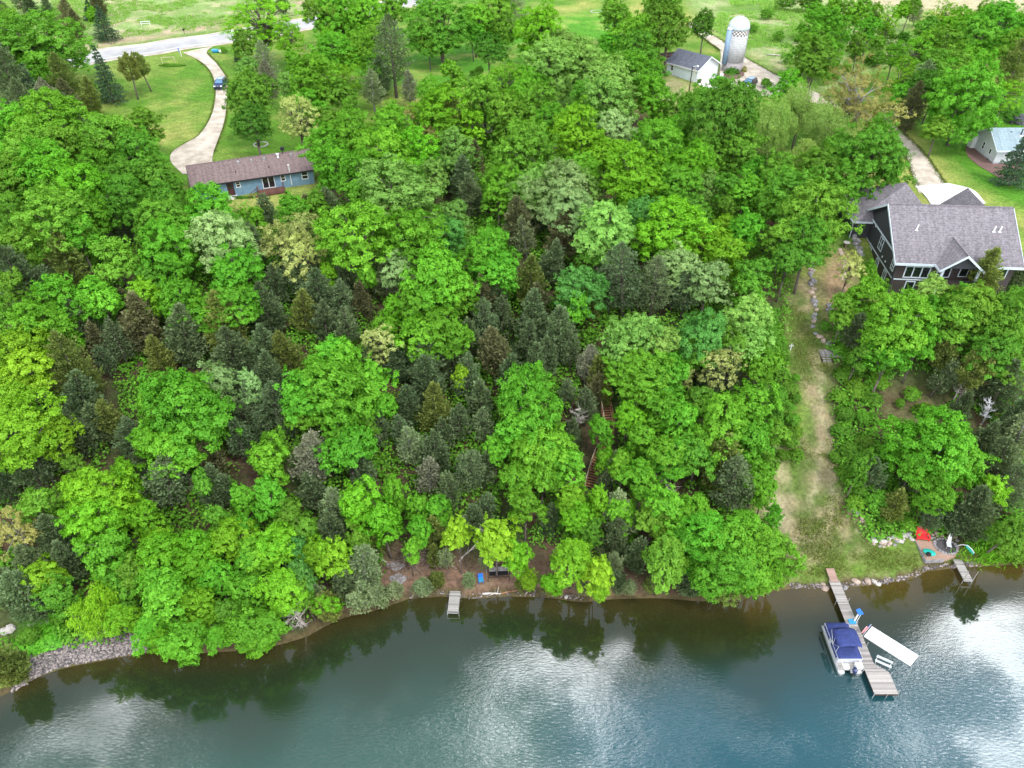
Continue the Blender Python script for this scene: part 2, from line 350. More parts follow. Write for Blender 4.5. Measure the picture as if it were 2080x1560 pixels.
def broad(kind, cls, seed):
    """kind: full, flat (layered), airy, willow, round"""
    g = np.random.default_rng(seed); RR, H = SIZES[cls]
    asp = {'full': 1.34, 'flat': 1.2, 'airy': 1.3, 'willow': 1.35, 'round': 1.05}[kind]
    Rz = RR*asp; hc = H-Rz
    nlb = {'S': 5, 'M': 8, 'L': 11}[cls]; ncl = {'S': 17, 'M': 20, 'L': 24}[cls]; lf = {'S': .118, 'M': .135, 'L': .165}[cls]; nt_ = {'S': 8, 'M': 9, 'L': 10}[cls]; nl = {'S': 14, 'M': 16, 'L': 19}[cls]
    if kind == 'airy': ncl = int(ncl*.7); nt_ = int(nt_*.7); lf *= .85
    if kind == 'round': nlb = max(2, nlb//2); ncl = int(ncl*1.9)
    # a crown is a few big lobes carried by limbs; every lobe is dressed with clumps, tufts and leaves
    ld_ = spread(g, nlb, -.75); lr = RR*g.uniform(.40, .62, nlb)*(1.25 if kind == 'round' else 1)
    lcn = ld_*((RR*g.uniform(.42, .62, nlb))[:, None])*np.array([1, 1, Rz/RR*1.05])*(.6 if kind == 'round' else 1)+np.array([0, 0, hc])
    lcn = np.vstack([lcn, [[g.normal()*.2*RR, g.normal()*.2*RR, hc+Rz*.42]]]); lr = np.append(lr, RR*.5); nlb += 1
    fl = {'flat': .62, 'willow': .9, 'airy': .8}.get(kind, .8)
    L_ = np.repeat(np.arange(nlb), ncl); nc = len(L_)
    cd = np.concatenate([spread(g, ncl, -.5) for _ in range(nlb)])
    stray = np.where(g.random(nc) < .12, g.uniform(1.1, 1.5, nc), g.uniform(.68, 1.06, nc))
    cc = lcn[L_]+cd*(lr[L_]*stray)[:, None]*np.array([1, 1, fl])
    keep = np.ones(nc, bool)
    for k in range(nlb): keep &= (np.linalg.norm((cc-lcn[k])/np.array([1, 1, fl]), axis=1) > lr[k]*.55) | (L_ == k)
    cc, cd, L_ = cc[keep], cd[keep], L_[keep]; nc = len(cc)
    cr = RR*g.uniform(.10, .20, nc)*(1.2 if cls == 'S' else 1 if cls == 'M' else .85)*(1.15 if kind == 'round' else 1)
    flat = {'flat': .42, 'willow': .9}.get(kind, .6)
    outd = (cc-np.array([0, 0, hc])); outd /= np.linalg.norm(outd, axis=1, keepdims=True)
    nti = np.maximum(3, (nt_*g.uniform(.7, 1.3, nc)).astype(int)); idx = np.repeat(np.arange(nc), nti)
    td = sph(g, len(idx)); bias = outd[idx]*.5+np.array([0, 0, .45]); td = td+bias*g.uniform(.1, 1.1, (len(idx), 1)); td /= np.linalg.norm(td, axis=1, keepdims=True)
    tcn = cc[idx]+td*cr[idx][:, None]*np.array([1, 1, flat])*g.uniform(.6, 1.35, (len(idx), 1))+outd[idx]*(cr[idx]*g.uniform(-.3, .5, len(idx)))[:, None]
    tr = RR*.052*(1.5 if cls == 'S' else 1.15 if cls == 'M' else .9)
    j = np.repeat(np.arange(len(idx)), nl)
    ld = sph(g, len(j)); lc = tcn[j]+ld*tr*g.uniform(.4, 1.7, (len(j), 1))*np.array([1, 1, .7])
    nrm = td[j]*.6+ld*.35+outd[idx][j]*.25+np.array([0, 0, .45])+g.normal(size=(len(j), 3))*.27
    cv = g.random(nc); lv = g.random(nlb)
    v = np.clip(.38*lv[L_][idx][j]+.32*cv[idx][j]+.2*g.random(len(idx))[j]+.28*g.random(len(j))-.05, 0, 1)
    if kind == 'willow':
        drop = g.uniform(0, 1, len(j))**1.5*RR*.34
        lc = lc-np.stack([drop*0, drop*0, drop], 1)
        me = bladesmesh('crown', lc, np.array([0, 0, -1.])+g.normal(size=(len(j), 3))*.35+td[j]*.35, g.uniform(.8, 1.4, len(j))*lf*1.9, lf*.34, v, seed)
    else:
        me = leafmesh('crown', lc, nrm, lf*g.uniform(.55, 1.2, len(j)), .66, v, seed)
    mb = MB()
    tg = [tuple(cc[i]) for i in g.choice(nc, size=min(nc, {'S': 12, 'M': 22, 'L': 34}[cls] if kind != 'airy' else {'S': 26, 'M': 44, 'L': 64}[cls]), replace=False)]
    limbs(mb, hc+Rz*.1, tg, {'S': .11, 'M': .19, 'L': .34}[cls], g)
    return mb.mesh('trunk', M['bark'], True), me
def conifer(kind, cls, seed):
    """cedar (ragged, feathery), spruce (layered cone), pine (open tufts on a bare stem), thin (half bare)"""
    g = np.random.default_rng(seed)
    RR, H = {'S': (1.3, 5.0), 'M': (2.1, 9.0), 'L': (3.2, 12.0)}[cls]
    mb = MB(); lean = g.normal(size=2)*.02*H
    def axis(z): return np.array([lean[0]*z/H, lean[1]*z/H, z])
    mb.path([(0, 0, -.8), tuple(axis(H*.5)), tuple(axis(H*.97))], [.05+.028*H*.6, .03+.012*H, .02], 7)
    z0 = {'cedar': .06, 'spruce': .05, 'pine': .42, 'thin': .2}[kind]*H
    nb = {'S': 60, 'M': 105, 'L': 150}[cls]
    if kind == 'pine': nb = int(nb*.5)
    if kind == 'spruce': nb = int(nb*1.25)
    hz = z0+(H-z0)*(np.arange(nb)+g.random(nb))/nb
    if kind == 'spruce': hz = np.round(hz/(H*.055))*(H*.055)+g.normal(size=nb)*.03*H*.3
    q = np.clip((hz-z0)/(H-z0), 0, .999)
    if kind == 'cedar' or kind == 'thin': prof = (1-q**1.9)**.8*(.55+.45*np.minimum(1, q*5))*g.uniform(.8, 1.15, nb)
    elif kind == 'spruce': prof = (1-q)**.9
    else: prof = np.sin(np.clip(q, .0, 1)*np.pi*.85+.45)**.8
    prof = np.maximum(prof, .06)
    ang = np.arange(nb)*2.399+g.normal(size=nb)*.4
    ln = RR*prof*g.uniform(.68, 1.18, nb)
    rise = {'cedar': .45, 'spruce': -.12, 'pine': .15, 'thin': .3}[kind]
    cs, ds, vs, sz = [], [], [], []
    bladel = {'cedar': .34, 'spruce': .30, 'pine': .34, 'thin': .30}[kind]*(.8 if cls == 'S' else 1)
    bt = g.random(nb)
    for i in range(nb):
        a = ang[i]; dirh = np.array([math.cos(a), math.sin(a), 0]); l = ln[i]; b0 = axis(hz[i])
        tip = b0+dirh*l+np.array([0, 0, l*rise*g.uniform(.4, 1.3)])
        bare = (kind == 'pine') or kind == 'thin' or g.random() < .12
        if i % (2 if bare else 5) == 0 and l > .5:
            mb.tube(tuple(b0), tuple(b0+(tip-b0)*.92), .035 if bare else .02, .012, 4)
        k = int({'cedar': 62, 'spruce': 58, 'pine': 95, 'thin': 40}[kind]*(.25+l/RR))
        if kind == 'pine': t = g.uniform(.45, 1.08, k)
        else: t = g.uniform(.12, 1.05, k)**.75
        side = np.cross(dirh, [0, 0, 1.]); wdt = l*.30*(1-np.abs(t-.5))*g.normal(size=k)*(.8 if kind != 'spruce' else .7)
        thick = {'cedar': .16, 'spruce': .05, 'pine': .2, 'thin': .15}[kind]
        p = b0+(tip-b0)*t[:, None]+side*wdt[:, None]+np.array([0, 0, 1.])*(g.normal(size=k)*thick)[:, None]
        dv = dirh*.8+side*np.sign(wdt)[:, None]*.5+np.array([0, 0, {'cedar': .75, 'spruce': .05, 'pine': .5, 'thin': .5}[kind]])+g.normal(size=(k, 3))*.4
        cs.append(p); ds.append(dv); vs.append(np.clip(.5*bt[i]+.2*t+.4*g.random(k), 0, 1)); sz.append(np.full(k, bladel)*g.uniform(.6, 1.2, k))
    cs, ds, vs, sz = map(np.concatenate, (cs, ds, vs, sz))
    me = bladesmesh('crown', cs, ds, sz, sz*.24+.02, vs, seed)
    return mb.mesh('trunk', M['bark'], True), me
def bare(seed, H=8.0, spreadr=2.6, up=.7, n0=16):
    g = np.random.default_rng(seed); mb = MB()
    mb.path([(0, 0, -.6), (g.normal()*.2, g.normal()*.2, H*.5), (0, 0, H*.95)], [.17, .11, .03], 7)
    fine = MB()
    for i in range(n0):
        z = H*g.uniform(.3, .92); a = g.uniform(0, 6.28); l = spreadr*g.uniform(.6, 1.1)*(1.15-z/H*.6)
        p0 = Vector((0, 0, z)); p1 = p0+Vector((math.cos(a)*l*.5, math.sin(a)*l*.5, l*.35*up)); p2 = p0+Vector((math.cos(a)*l, math.sin(a)*l, l*up))
        fine.path([tuple(p0), tuple(p1), tuple(p2)], [.06, .045, .015], 4)
        for k in range(9):
            s = p0.lerp(p2, g.uniform(.25, 1)); e = s+Vector(tuple(g.normal(size=3)*.5+np.array([math.cos(a), math.sin(a), up])*.45))*l*.32
            fine.tube(tuple(s), tuple(e), .022, .008, 3, False)
            for q in range(2):
                e2 = s.lerp(e, .6)+Vector(tuple(g.normal(size=3)*.22+np.array([0, 0, .15])))*l*.4
                fine.tube(tuple(s.lerp(e, .5)), tuple(e2), .014, .006, 3, False)
    return mb.mesh('trunk', None, True), fine.mesh('branches', None, False)
_proto = {}
def proto(kind, cls, i):
    k = (kind, cls, i)
    if k not in _proto:
        s = abs(hash_(kind+cls))*7+i*101+3
        _proto[k] = broad(kind, cls, s) if kind in ('full', 'flat', 'airy', 'willow', 'round') else conifer(kind, cls, s)
    return _proto[k]
def hash_(s):
    h = 7
    for c in s: h = (h*31+ord(c)) % 100003
    return h
# type letter -> form, foliage material, name, category, look, group
TYPES = {
 'b': ('full', 'bright', 'broadleaf_tree', 'tree', 'bright green leafy tree'),
 'g': ('full', 'mid', 'broadleaf_tree', 'tree', 'deep green leafy tree'),
 'G': ('round', 'deep', 'broadleaf_tree', 'tree', 'dense dark green tree'),
 'm': ('flat', 'bright', 'maple_tree', 'tree', 'bright green layered maple'),
 'y': ('full', 'lime', 'broadleaf_tree', 'tree', 'lime green leafy tree'),
 'Y': ('flat', 'yellow', 'broadleaf_tree', 'tree', 'open yellow-green tree'),
 'p': ('full', 'pale', 'broadleaf_tree', 'tree', 'pale green leafy tree'),
 'P': ('full', 'silver', 'broadleaf_tree', 'tree', 'silvery green leafy tree'),
 'q': ('airy', 'cream', 'broadleaf_tree', 'tree', 'sparse cream-tipped tree'),
 'a': ('airy', 'pale', 'young_tree', 'tree', 'thin pale green tree'),
 'A': ('airy', 'lime', 'young_tree', 'tree', 'thin lime green tree'),
 'l': ('full', 'teal', 'broadleaf_tree', 'tree', 'blue-green leafy tree'),
 'O': ('airy', 'ochre', 'budding_tree', 'tree', 'ochre budding tree'),
 'w': ('willow', 'willow', 'willow_tree', 'tree', 'pale drooping willow'),
 'W': ('willow', 'yellow', 'willow_tree', 'tree', 'yellow-green drooping willow'),
 'c': ('cedar', 'cedar', 'cedar_tree', 'cedar', 'dark grey-green cedar'),
 'o': ('cedar', 'brown', 'cedar_tree', 'cedar', 'rusty brown cedar'),
 't': ('cedar', 'olive', 'cedar_tree', 'cedar', 'olive green cedar'),
 'h': ('thin', 'hazy', 'cedar_tree', 'cedar', 'thin grey-green cedar'),
 'H': ('thin', 'greybrown', 'cedar_tree', 'cedar', 'half-bare grey-brown cedar'),
 's': ('spruce', 'spruce', 'spruce_tree', 'spruce', 'dark layered spruce'),
 'n': ('pine', 'olive', 'pine_tree', 'pine', 'open olive pine'),
 'k': ('bare', 'deadwood', 'bare_tree', 'bare tree', 'leafless grey tree'),
 'K': ('bare', 'deadpale', 'bare_tree', 'bare tree', 'leafless silver-white cedar'),
 'v': ('full', 'purple', 'lilac_bush', 'bush', 'purple flowering lilac'),
 'r': ('round', 'mid', 'shrub', 'shrub', 'green leafy shrub'),
 'd': ('round', 'deep', 'shrub', 'shrub', 'dark green shrub'),
}
_placed = []
def tree(px, py, r, ty, vs=1.0, hk=None, rot=None, lean=0.0, label=None):
    form, fm, name, cat, look = TYPES[ty]
    if ty == 'c' and rnd.random() < .42: form = 'thin'
    con = form in ('cedar', 'spruce', 'pine', 'thin', 'bare')
    shrub = name in ('shrub', 'lilac_bush')
    # size from the picture: first guess the distance, then settle it
    h = 5.0
    if con and py < 110 and ty != 's': vs *= .75
    if con and py < 60 and ty == 's': vs *= .75
    for _ in range(4):
        p = P(px, py, h); dz = depth(p); RR = r*dz/F
        if con: H = {'cedar': 3.2, 'spruce': 3.0, 'pine': 4.0, 'thin': 3.2, 'bare': 2.6}[form]*RR*vs+1.0; h = H*.48 if form != 'pine' else H*.68
        elif shrub: H = RR*1.75*vs; h = H*.45
        else:
            H = min(4.8+2.05*RR, 17.5)*vs; Rz = min(RR*1.3, H*.52); h = H-Rz*.80
    x, y = p[0], p[1]; z = ground(x, y)
    if con: cls = 'S' if RR < 1.7 else 'M' if RR < 2.75 else 'L'
    else: cls = 'S' if RR < 2.8 else 'M' if RR < 5.0 else 'L'
    i = rnd.randrange(7 if cls == 'M' else 5)
    if form == 'bare':
        k = ('bare', cls, i % 2)
        if k not in _proto: _proto[k] = bare(40+i % 2, {'S': 5, 'M': 8, 'L': 10}[cls], {'S': 1.6, 'M': 2.4, 'L': 3.2}[cls], .6, 26)
        tm, cm = _proto[k]; R0, H0 = {'S': 1.6, 'M': 2.4, 'L': 3.2}[cls], {'S': 5, 'M': 8, 'L': 10}[cls]
    else:
        tm, cm = proto(form, cls, i)
        R0, H0 = ({'S': (1.3, 5.0), 'M': (2.1, 9.0), 'L': (3.2, 12.0)} if con else SIZES)[cls]
    if shrub: H0 = SIZES[cls][1]; zs = H/(2*R0*1.0); off = -(H0-2*R0)*zs
    else: zs = H/H0; off = 0
    e = empty(name, (x, y, z-.05+off), rot if rot is not None else rnd.uniform(0, 6.28))
    if not con: RR *= 1.0
    lean_ = 0; ds_ = y-float(shore_y(x))
    if ds_ < 1.0:
        y0_ = y; y = float(shore_y(x))+1.0; z = ground(x, y); e.location = (x, y, z-.05+off); lean_ = math.atan2(y-y0_, H*.6)
    an = rnd.uniform(.86, 1.14) if not con else rnd.uniform(.95, 1.05)
    e.scale = (RR/R0*an, RR/R0/an, zs)
    e.rotation_euler = (R(rnd.gauss(0, 3.5))+min(lean_, .6), R(rnd.gauss(0, 3.5)), e.rotation_euler[2])
    if lean_: e.rotation_mode = 'XYZ'; e.rotation_euler[2] = 0
    if lean: e.rotation_euler = (R(lean), 0, 0); 
    if not shrub:
        o = bpy.data.objects.new('trunk', tm); C.objects.link(o); o.parent = e
        if form == 'bare' or ty in 'hHO':
            if not tm.materials: tm.materials.append(None)
            o.material_slots[0].link = 'OBJECT'; o.material_slots[0].material = M[fm] if form == 'bare' else M['bark_grey']
    o = bpy.data.objects.new('branches' if form == 'bare' else 'crown' if not shrub else 'foliage', cm); C.objects.link(o); o.parent = e
    if not cm.materials: cm.materials.append(None)
    o.material_slots[0].link = 'OBJECT'; o.material_slots[0].material = M[fm] if form == 'bare' else FOL[fm]
    _placed.append([e, px, py, RR, ty, label, H, x, y])
    return e
# ---------------------------------------------------------------- lots levelled for the houses (set before anything is placed)
PADS += [(plane_pt(1950, 531, 18)[0], plane_pt(1950, 531, 18)[1]-1.5, 9.5, 12.6)]
# ---------------------------------------------------------------- ground sheet
def axis_pts(lo, hi, step, far):
    a = list(np.arange(lo, hi+1e-6, step)); s = step
    up = [hi]; 
    while up[-1] < far: s *= 1.35; up.append(up[-1]+s)
    s = step; dn = [lo]
    while dn[-1] > -far: s *= 1.35; dn.append(dn[-1]-s)
    return np.array(dn[1:][::-1]+a+up[1:])
def inpoly(x, y, poly):
    x = np.asarray(x); y = np.asarray(y); c = np.zeros(x.shape, bool); n = len(poly)
    for i in range(n):
        x0, y0 = poly[i]; x1, y1 = poly[(i+1) % n]
        if y0 == y1: continue
        k = ((y0 > y) != (y1 > y)) & (x < (x1-x0)*(y-y0)/(y1-y0)+x0); c ^= k
    return c
def gpoly(px): return [tuple(P(*p)[:2]) for p in px]
FOREST = gpoly([(-300, 330), (-100, 190), (60, 215), (200, 300), (330, 350), (380, 405), (440, 425), (520, 440), (640, 430), (660, 330), (700, 285), (840, 230), (1000, 240), (1100, 215), (1300, 225), (1400, 270), (1560, 290),
                (1660, 400), (1660, 520), (1600, 560), (1590, 700), (1600, 800), (1590, 900), (1540, 960), (1530, 1080), (1560, 1210), (1500, 1260), (1000, 1260), (500, 1360), (60, 1300), (-200, 1400), (-500, 1300)])
FOREST2 = gpoly([(1690, 700), (1700, 620), (1820, 620), (2200, 600), (2600, 700), (2600, 1150), (2080, 1130), (1960, 1120), (1860, 1085), (1770, 1095), (1720, 1040), (1700, 900)])
def smoothmask(X, Y, poly, blur=1.5):
    m = np.zeros(X.shape)
    for dx in (-blur, 0, blur):
        for dy in (-blur, 0, blur): m += inpoly(X+dx, Y+dy, poly)
    return m/9
def seg_dist(X, Y, pts):
    d = np.full(X.shape, 1e9)
    for (x0, y0), (x1, y1) in zip(pts[:-1], pts[1:]):
        vx, vy = x1-x0, y1-y0; t = np.clip(((X-x0)*vx+(Y-y0)*vy)/(vx*vx+vy*vy), 0, 1)
        d = np.minimum(d, np.hypot(X-x0-t*vx, Y-y0-t*vy))
    return d
gx = axis_pts(-140, 150, .7, 1500); gy = axis_pts(34, 150, .7, 1500)
gy2 = np.concatenate([gy[gy <= 150], np.arange(151, 300, 1.2), [302, 305, 309, 315, 325, 340, 365, 400, 460, 560, 720, 1000, 1500, 2200]])
X, Y = np.meshgrid(gx, gy2); Z = T(X, Y)
def vnoise(X, Y, s, seed):
    g = np.random.default_rng(seed); out = 0*X; amp = 1
    for o in range(4):
        tab = g.random((128, 128)); u = X/s; v = Y/s; iu = np.floor(u).astype(int); iv = np.floor(v).astype(int); fu = u-iu; fv = v-iv
        fu = fu*fu*(3-2*fu); fv = fv*fv*(3-2*fv); q = lambda a, b: tab[a % 128, b % 128]
        out = out+amp*((q(iu, iv)*(1-fu)+q(iu+1, iv)*fu)*(1-fv)+(q(iu, iv+1)*(1-fu)+q(iu+1, iv+1)*fu)*fv); amp *= .5; s *= .5
    return out/1.875
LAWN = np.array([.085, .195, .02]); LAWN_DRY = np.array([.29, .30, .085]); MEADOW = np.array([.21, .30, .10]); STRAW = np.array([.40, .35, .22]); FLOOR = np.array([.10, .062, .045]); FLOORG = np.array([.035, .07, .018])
DIRT = np.array([.33, .26, .16]); SHOREC = np.array([.19, .12, .085]); RICH = np.array([.06, .185, .015]); BED = np.array([.10, .08, .04])
n1 = vnoise(X, Y, 14, 1); n2 = vnoise(X, Y, 3.5, 2); n3 = vnoise(X, Y, 40, 3); n4 = vnoise(X+50, Y, 1.4, 4)
col = LAWN+(LAWN_DRY-LAWN)*np.clip((n1-.36)*2.2+(n2-.5)*.9, 0, .9)[..., None]
def over(poly, c, blur=1.5, k=1.0, mod=None):
    global col
    m = smoothmask(X, Y, poly, blur)*k
    if mod is not None: m = m*mod
    col = col*(1-m[..., None])+c*m[..., None]
mead = MEADOW+(STRAW-MEADOW)*np.clip((n2-.42)*2.6, 0, 1)[..., None]; mead = mead+(LAWN-mead)*np.clip((n1-.5)*3, 0, .8)[..., None]
over(gpoly([(-300, 160), (0, 145), (160, 105), (430, 62), (650, 28), (800, -10), (800, -60)])[:6]+[(60, 900), (-900, 900), (-900, 150)], mead, 2)
over(gpoly([(1390, -30), (1425, 50), (1520, 110), (1570, 135), (1660, 190), (1720, 160), (1850, 120), (1830, 60), (1900, 0), (1900, -40)]), mead, 2)
over(gpoly([(1560, -60), (1780, 10), (1900, 22), (2300, 30), (2500, -100)])+[(900, 900), (100, 900)], STRAW*.95, 2.5)
over(gpoly([(600, 0), (650, -25), (620, 20), (440, 60), (160, 104), (160, 92), (400, 52)]), np.array([.36, .25, .19]), 2, .55, np.clip(n2*1.8-.2, 0, 1))
over(gpoly([(150, 80), (230, 75), (260, 62), (160, 90), (150, 100)]), np.array([.36, .25, .19]), 1.5, .7)
over(gpoly([(1840, 250), (1880, 280), (1960, 370), (2080, 440), (2300, 500), (2300, 200), (1990, 180), (1900, 200)]), RICH+(LAWN-RICH)*np.clip(n2-.2, 0, 1)[..., None], 2)
over(gpoly([(640, 100), (860, 90), (1100, 40), (1240, 10), (1320, 60), (1300, 170), (1000, 200), (860, 180), (700, 170)]), RICH*1.25+(LAWN_DRY-RICH)*np.clip((n2-.45)*2, 0, .7)[..., None], 3)
over(gpoly([(1270, 150), (1345, 135), (1400, 165), (1400, 215), (1300, 200)]), STRAW*.8, 1.5, .7, np.clip(n2*1.6, 0, 1))
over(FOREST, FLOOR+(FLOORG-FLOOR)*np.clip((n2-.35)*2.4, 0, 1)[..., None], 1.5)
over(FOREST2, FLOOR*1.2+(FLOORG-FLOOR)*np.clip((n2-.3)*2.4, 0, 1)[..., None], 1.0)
CLEAR = gpoly([(1596, 575), (1630, 565), (1665, 560), (1680, 640), (1700, 740), (1700, 900), (1712, 1010), (1760, 1075), (1800, 1110), (1890, 1115), (1960, 1140), (1960, 1175), (1560, 1215), (1575, 1100), (1540, 1060), (1560, 1000), (1605, 960), (1640, 860), (1612, 720)])
over(CLEAR, np.array([.085, .135, .03])+(DIRT*.85-np.array([.085, .135, .03]))*np.clip((n4-.45)*2.4+(n2-.5)*1.6, 0, .8)[..., None], .8)
over(gpoly([(1645, 760), (1688, 740), (1690, 900), (1702, 1010), (1660, 1020), (1630, 1000), (1645, 850)]), DIRT*.9, .8, .6, np.clip(n4*1.9-.35, 0, 1))
over(gpoly([(1545, 1000), (1570, 960), (1565, 900), (1580, 880), (1590, 900), (1590, 970), (1600, 1040), (1610, 1090), (1560, 1060)]), STRAW, .8, .9, np.clip(n4*1.9-.1, 0, 1))
over(gpoly([(1760, 1120), (1880, 1112), (1890, 1165), (1740, 1185), (1600, 1190), (1600, 1150), (1700, 1140)]), np.array([.12, .21, .03]), 1.2, .8, np.clip(n2*1.8, 0, 1))
for wpts in ([(1668, 740), (1668, 900), (1660, 980), (1640, 1030)], [(1686, 860), (1692, 960), (1688, 1020), (1680, 1080), (1662, 1098), (1620, 1096)], [(1705, 1000), (1725, 1050), (1760, 1090)]):
    dd = seg_dist(X, Y, gpoly(wpts)); m = np.clip(1-dd/.45, 0, 1)*.7; col = col*(1-m[..., None])+STRAW*.9*m[..., None]
over(gpoly([(1665, 560), (1720, 480), (1745, 560), (1720, 640), (1700, 690), (1680, 660)]), np.array([.30, .20, .13])+(FLOORG-np.array([.2, .12, .07]))*np.clip((n4-.5)*2, 0, 1)[..., None], .8, .9)
over(gpoly([(1700, 420), (1745, 400), (1745, 470), (1720, 520), (1700, 500)]), RICH*.8, 1, .9)  # tree shade left of the brown house, painted as darker lawn
over(gpoly([(1760, 760), (1830, 760), (1990, 760), (1960, 860), (1850, 900), (1790, 860)]), np.array([.12, .135, .05]), 1.2, .55, np.clip(n4*1.8, 0, 1))
for wpts in ([(1618, 580), (1622, 700), (1640, 760), (1655, 850)], [(1640, 580), (1648, 700), (1660, 800), (1668, 900), (1672, 1000)]):
    dd = seg_dist(X, Y, gpoly(wpts)); m = np.clip(1-dd/.5, 0, 1)*.45*np.clip(n4*2-.3, 0, 1); col = col*(1-m[..., None])+DIRT*.8*m[..., None]
dsh = Y-shore_y(X)
k = np.clip(1-dsh/3.4, 0, 1)*np.clip(dsh+1.5, 0, 1)
inmid = smoothmask(X, Y, gpoly([(690, 1130), (800, 1120), (900, 1120), (1300, 1150), (1330, 1200), (1330, 1300), (690, 1300)]), 1)
col = col*(1-(inmid*np.clip(1.3-dsh/7, 0, 1))[..., None])+(SHOREC+(DIRT-SHOREC)*np.clip((n4-.5)*1.5, 0, 1)[..., None])*(inmid*np.clip(1.3-dsh/7, 0, 1))[..., None]
col = np.where((dsh < .5)[..., None], BED*(1+.6*(n4[..., None]-.5)), col)
over(gpoly([(40, 1255), (130, 1225), (230, 1240), (240, 1290), (110, 1345), (60, 1350)]), RICH*1.2, .8, .9)
def grid_obj(name, X, Y, Z, material, color=None, fac=None):
    ny, nx = X.shape; me = bpy.data.meshes.new(name)
    v = np.stack([X, Y, Z], -1).reshape(-1, 3).astype(np.float32); me.vertices.add(len(v)); me.vertices.foreach_set('co', v.ravel())
    i = np.arange(nx*ny).reshape(ny, nx); f = np.stack([i[:-1, :-1], i[:-1, 1:], i[1:, 1:], i[1:, :-1]], -1).reshape(-1, 4).astype(np.int32)
    me.loops.add(f.size); me.loops.foreach_set('vertex_index', f.ravel()); me.polygons.add(len(f))
    me.polygons.foreach_set('loop_start', np.arange(0, f.size, 4, dtype=np.int32)); me.polygons.foreach_set('loop_total', np.full(len(f), 4, np.int32))
    me.polygons.foreach_set('use_smooth', np.ones(len(f), bool)); me.update(calc_edges=True)
    if color is not None:
        a = me.attributes.new('cover', 'FLOAT_COLOR', 'POINT'); a.data.foreach_set('color', np.concatenate([color.reshape(-1, 3), np.ones((nx*ny, 1))], 1).astype(np.float32).ravel())
    me.materials.append(material); o = bpy.data.objects.new(name, me); C.objects.link(o); o['kind'] = 'structure'; return o
gm = bpy.data.materials.new('ground'); gm.use_nodes = True; t = gm.node_tree; b = t.nodes['Principled BSDF']; b.inputs['Roughness'].default_value = .95; b.inputs['Specular IOR Level'].default_value = .1
a = t.nodes.new('ShaderNodeAttribute'); a.attribute_name = 'cover'; tcn = t.nodes.new('ShaderNodeTexCoord'); o_ = tcn.outputs['Object']
f1 = maprange(t, noise(t, o_, 2.2, 8, .7), .32, .7, .68, 1.3); f2 = maprange(t, noise(t, o_, .35, 4), .3, .7, .88, 1.12)
cc_ = t.nodes.new('ShaderNodeVectorMath'); cc_.operation = 'SCALE'; t.links.new(a.outputs['Color'], cc_.inputs[0]); t.links.new(math_(t, 'MULTIPLY', f1, f2), cc_.inputs['Scale'])
t.links.new(cc_.outputs[0], b.inputs['Base Color'])
bn = t.nodes.new('ShaderNodeBump'); bn.inputs['Strength'].default_value = .7; bn.inputs['Distance'].default_value = .15; t.links.new(noise(t, o_, 5, 6, .7), bn.inputs['Height']); t.links.new(bn.outputs[0], b.inputs['Normal'])
LAWNP = gpoly([(190, 205), (260, 160), (330, 122), (395, 125), (432, 165), (432, 215), (415, 260), (385, 290), (350, 300), (300, 262), (230, 225)])
sm_ = smoothmask(X, Y, LAWNP, 1)*np.sin((X*.35-Y)*3.1)*.10; col = col*(1+sm_[..., None])
sm_ = smoothmask(X, Y, gpoly([(1850, 250), (1900, 290), (1960, 370), (2080, 440), (2200, 450), (2200, 300), (1990, 260)]), 1)*np.sin((X*.8+Y)*2.4)*.08; col = col*(1+sm_[..., None])
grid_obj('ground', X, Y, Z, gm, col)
# ---------------------------------------------------------------- water
wx = axis_pts(-110, 110, 1.0, 1500); wy = np.concatenate([np.linspace(-1500, -40, 18), np.arange(-38, 62, .8)])
WX, WY = np.meshgrid(wx, wy); dw = shore_y(WX)-WY
wn1 = vnoise(WX, WY, 6, 9); wn2 = vnoise(WX, WY, 1.6, 10)
side = np.clip((WX+2)/14, 0, 1); side = side*side*(3-2*side)
shallow = np.where((WX > 24)[..., None], np.array([.060, .042, .011]), np.array([.036, .030, .010]))*(1+.5*(wn2[..., None]-.5))
middle = np.array([.014, .024, .010])+(np.array([.018, .022, .007])-np.array([.014, .024, .010]))*side[..., None]
deep = np.array([.020, .058, .044])*(1-side[..., None])+np.array([.007, .052, .068])*side[..., None]
dd = dw*(1+.5*(wn1-.5))
wide = np.where(WX > 24, 1.0, .75)
s1 = np.clip(1-dd/(5.0*wide), 0, 1); s1 = s1*s1*(3-2*s1)
s2 = np.clip((dd-4)/12, 0, 1); s2 = s2*s2*(3-2*s2)
wc = middle*(1-s2[..., None])+deep*s2[..., None]; wc = wc*(1-s1[..., None])+shallow*s1[..., None]
wm = bpy.data.materials.new('water'); wm.use_nodes = True; t = wm.node_tree; b = t.nodes['Principled BSDF']
a = t.nodes.new('ShaderNodeAttribute'); a.attribute_name = 'cover'; t.links.new(a.outputs['Color'], b.inputs['Base Color'])
b.inputs['Roughness'].default_value = .02; b.inputs['IOR'].default_value = 1.85; b.inputs['Specular IOR Level'].default_value = .5
tcn = t.nodes.new('ShaderNodeTexCoord'); o_ = tcn.outputs['Object']
mp = t.nodes.new('ShaderNodeMapping'); t.links.new(o_, mp.inputs[0]); mp.inputs['Rotation'].default_value = (0, 0, R(28)); mp.inputs['Scale'].default_value = (1, 2.6, 1)
rip = noise(t, mp.outputs[0], 1.9, 4, .62, .5); big = noise(t, o_, .25, 2)
amt = maprange(t, noise(t, o_, .085, 3, .5), .42, .62, .25, 1)
sx = t.nodes.new('ShaderNodeSeparateXYZ'); t.links.new(o_, sx.inputs[0])
far_ = maprange(t, math_(t, 'SUBTRACT', math_(t, 'MULTIPLY', sx.outputs[0], .13), sx.outputs[1]), -46, -35, .12, 1)
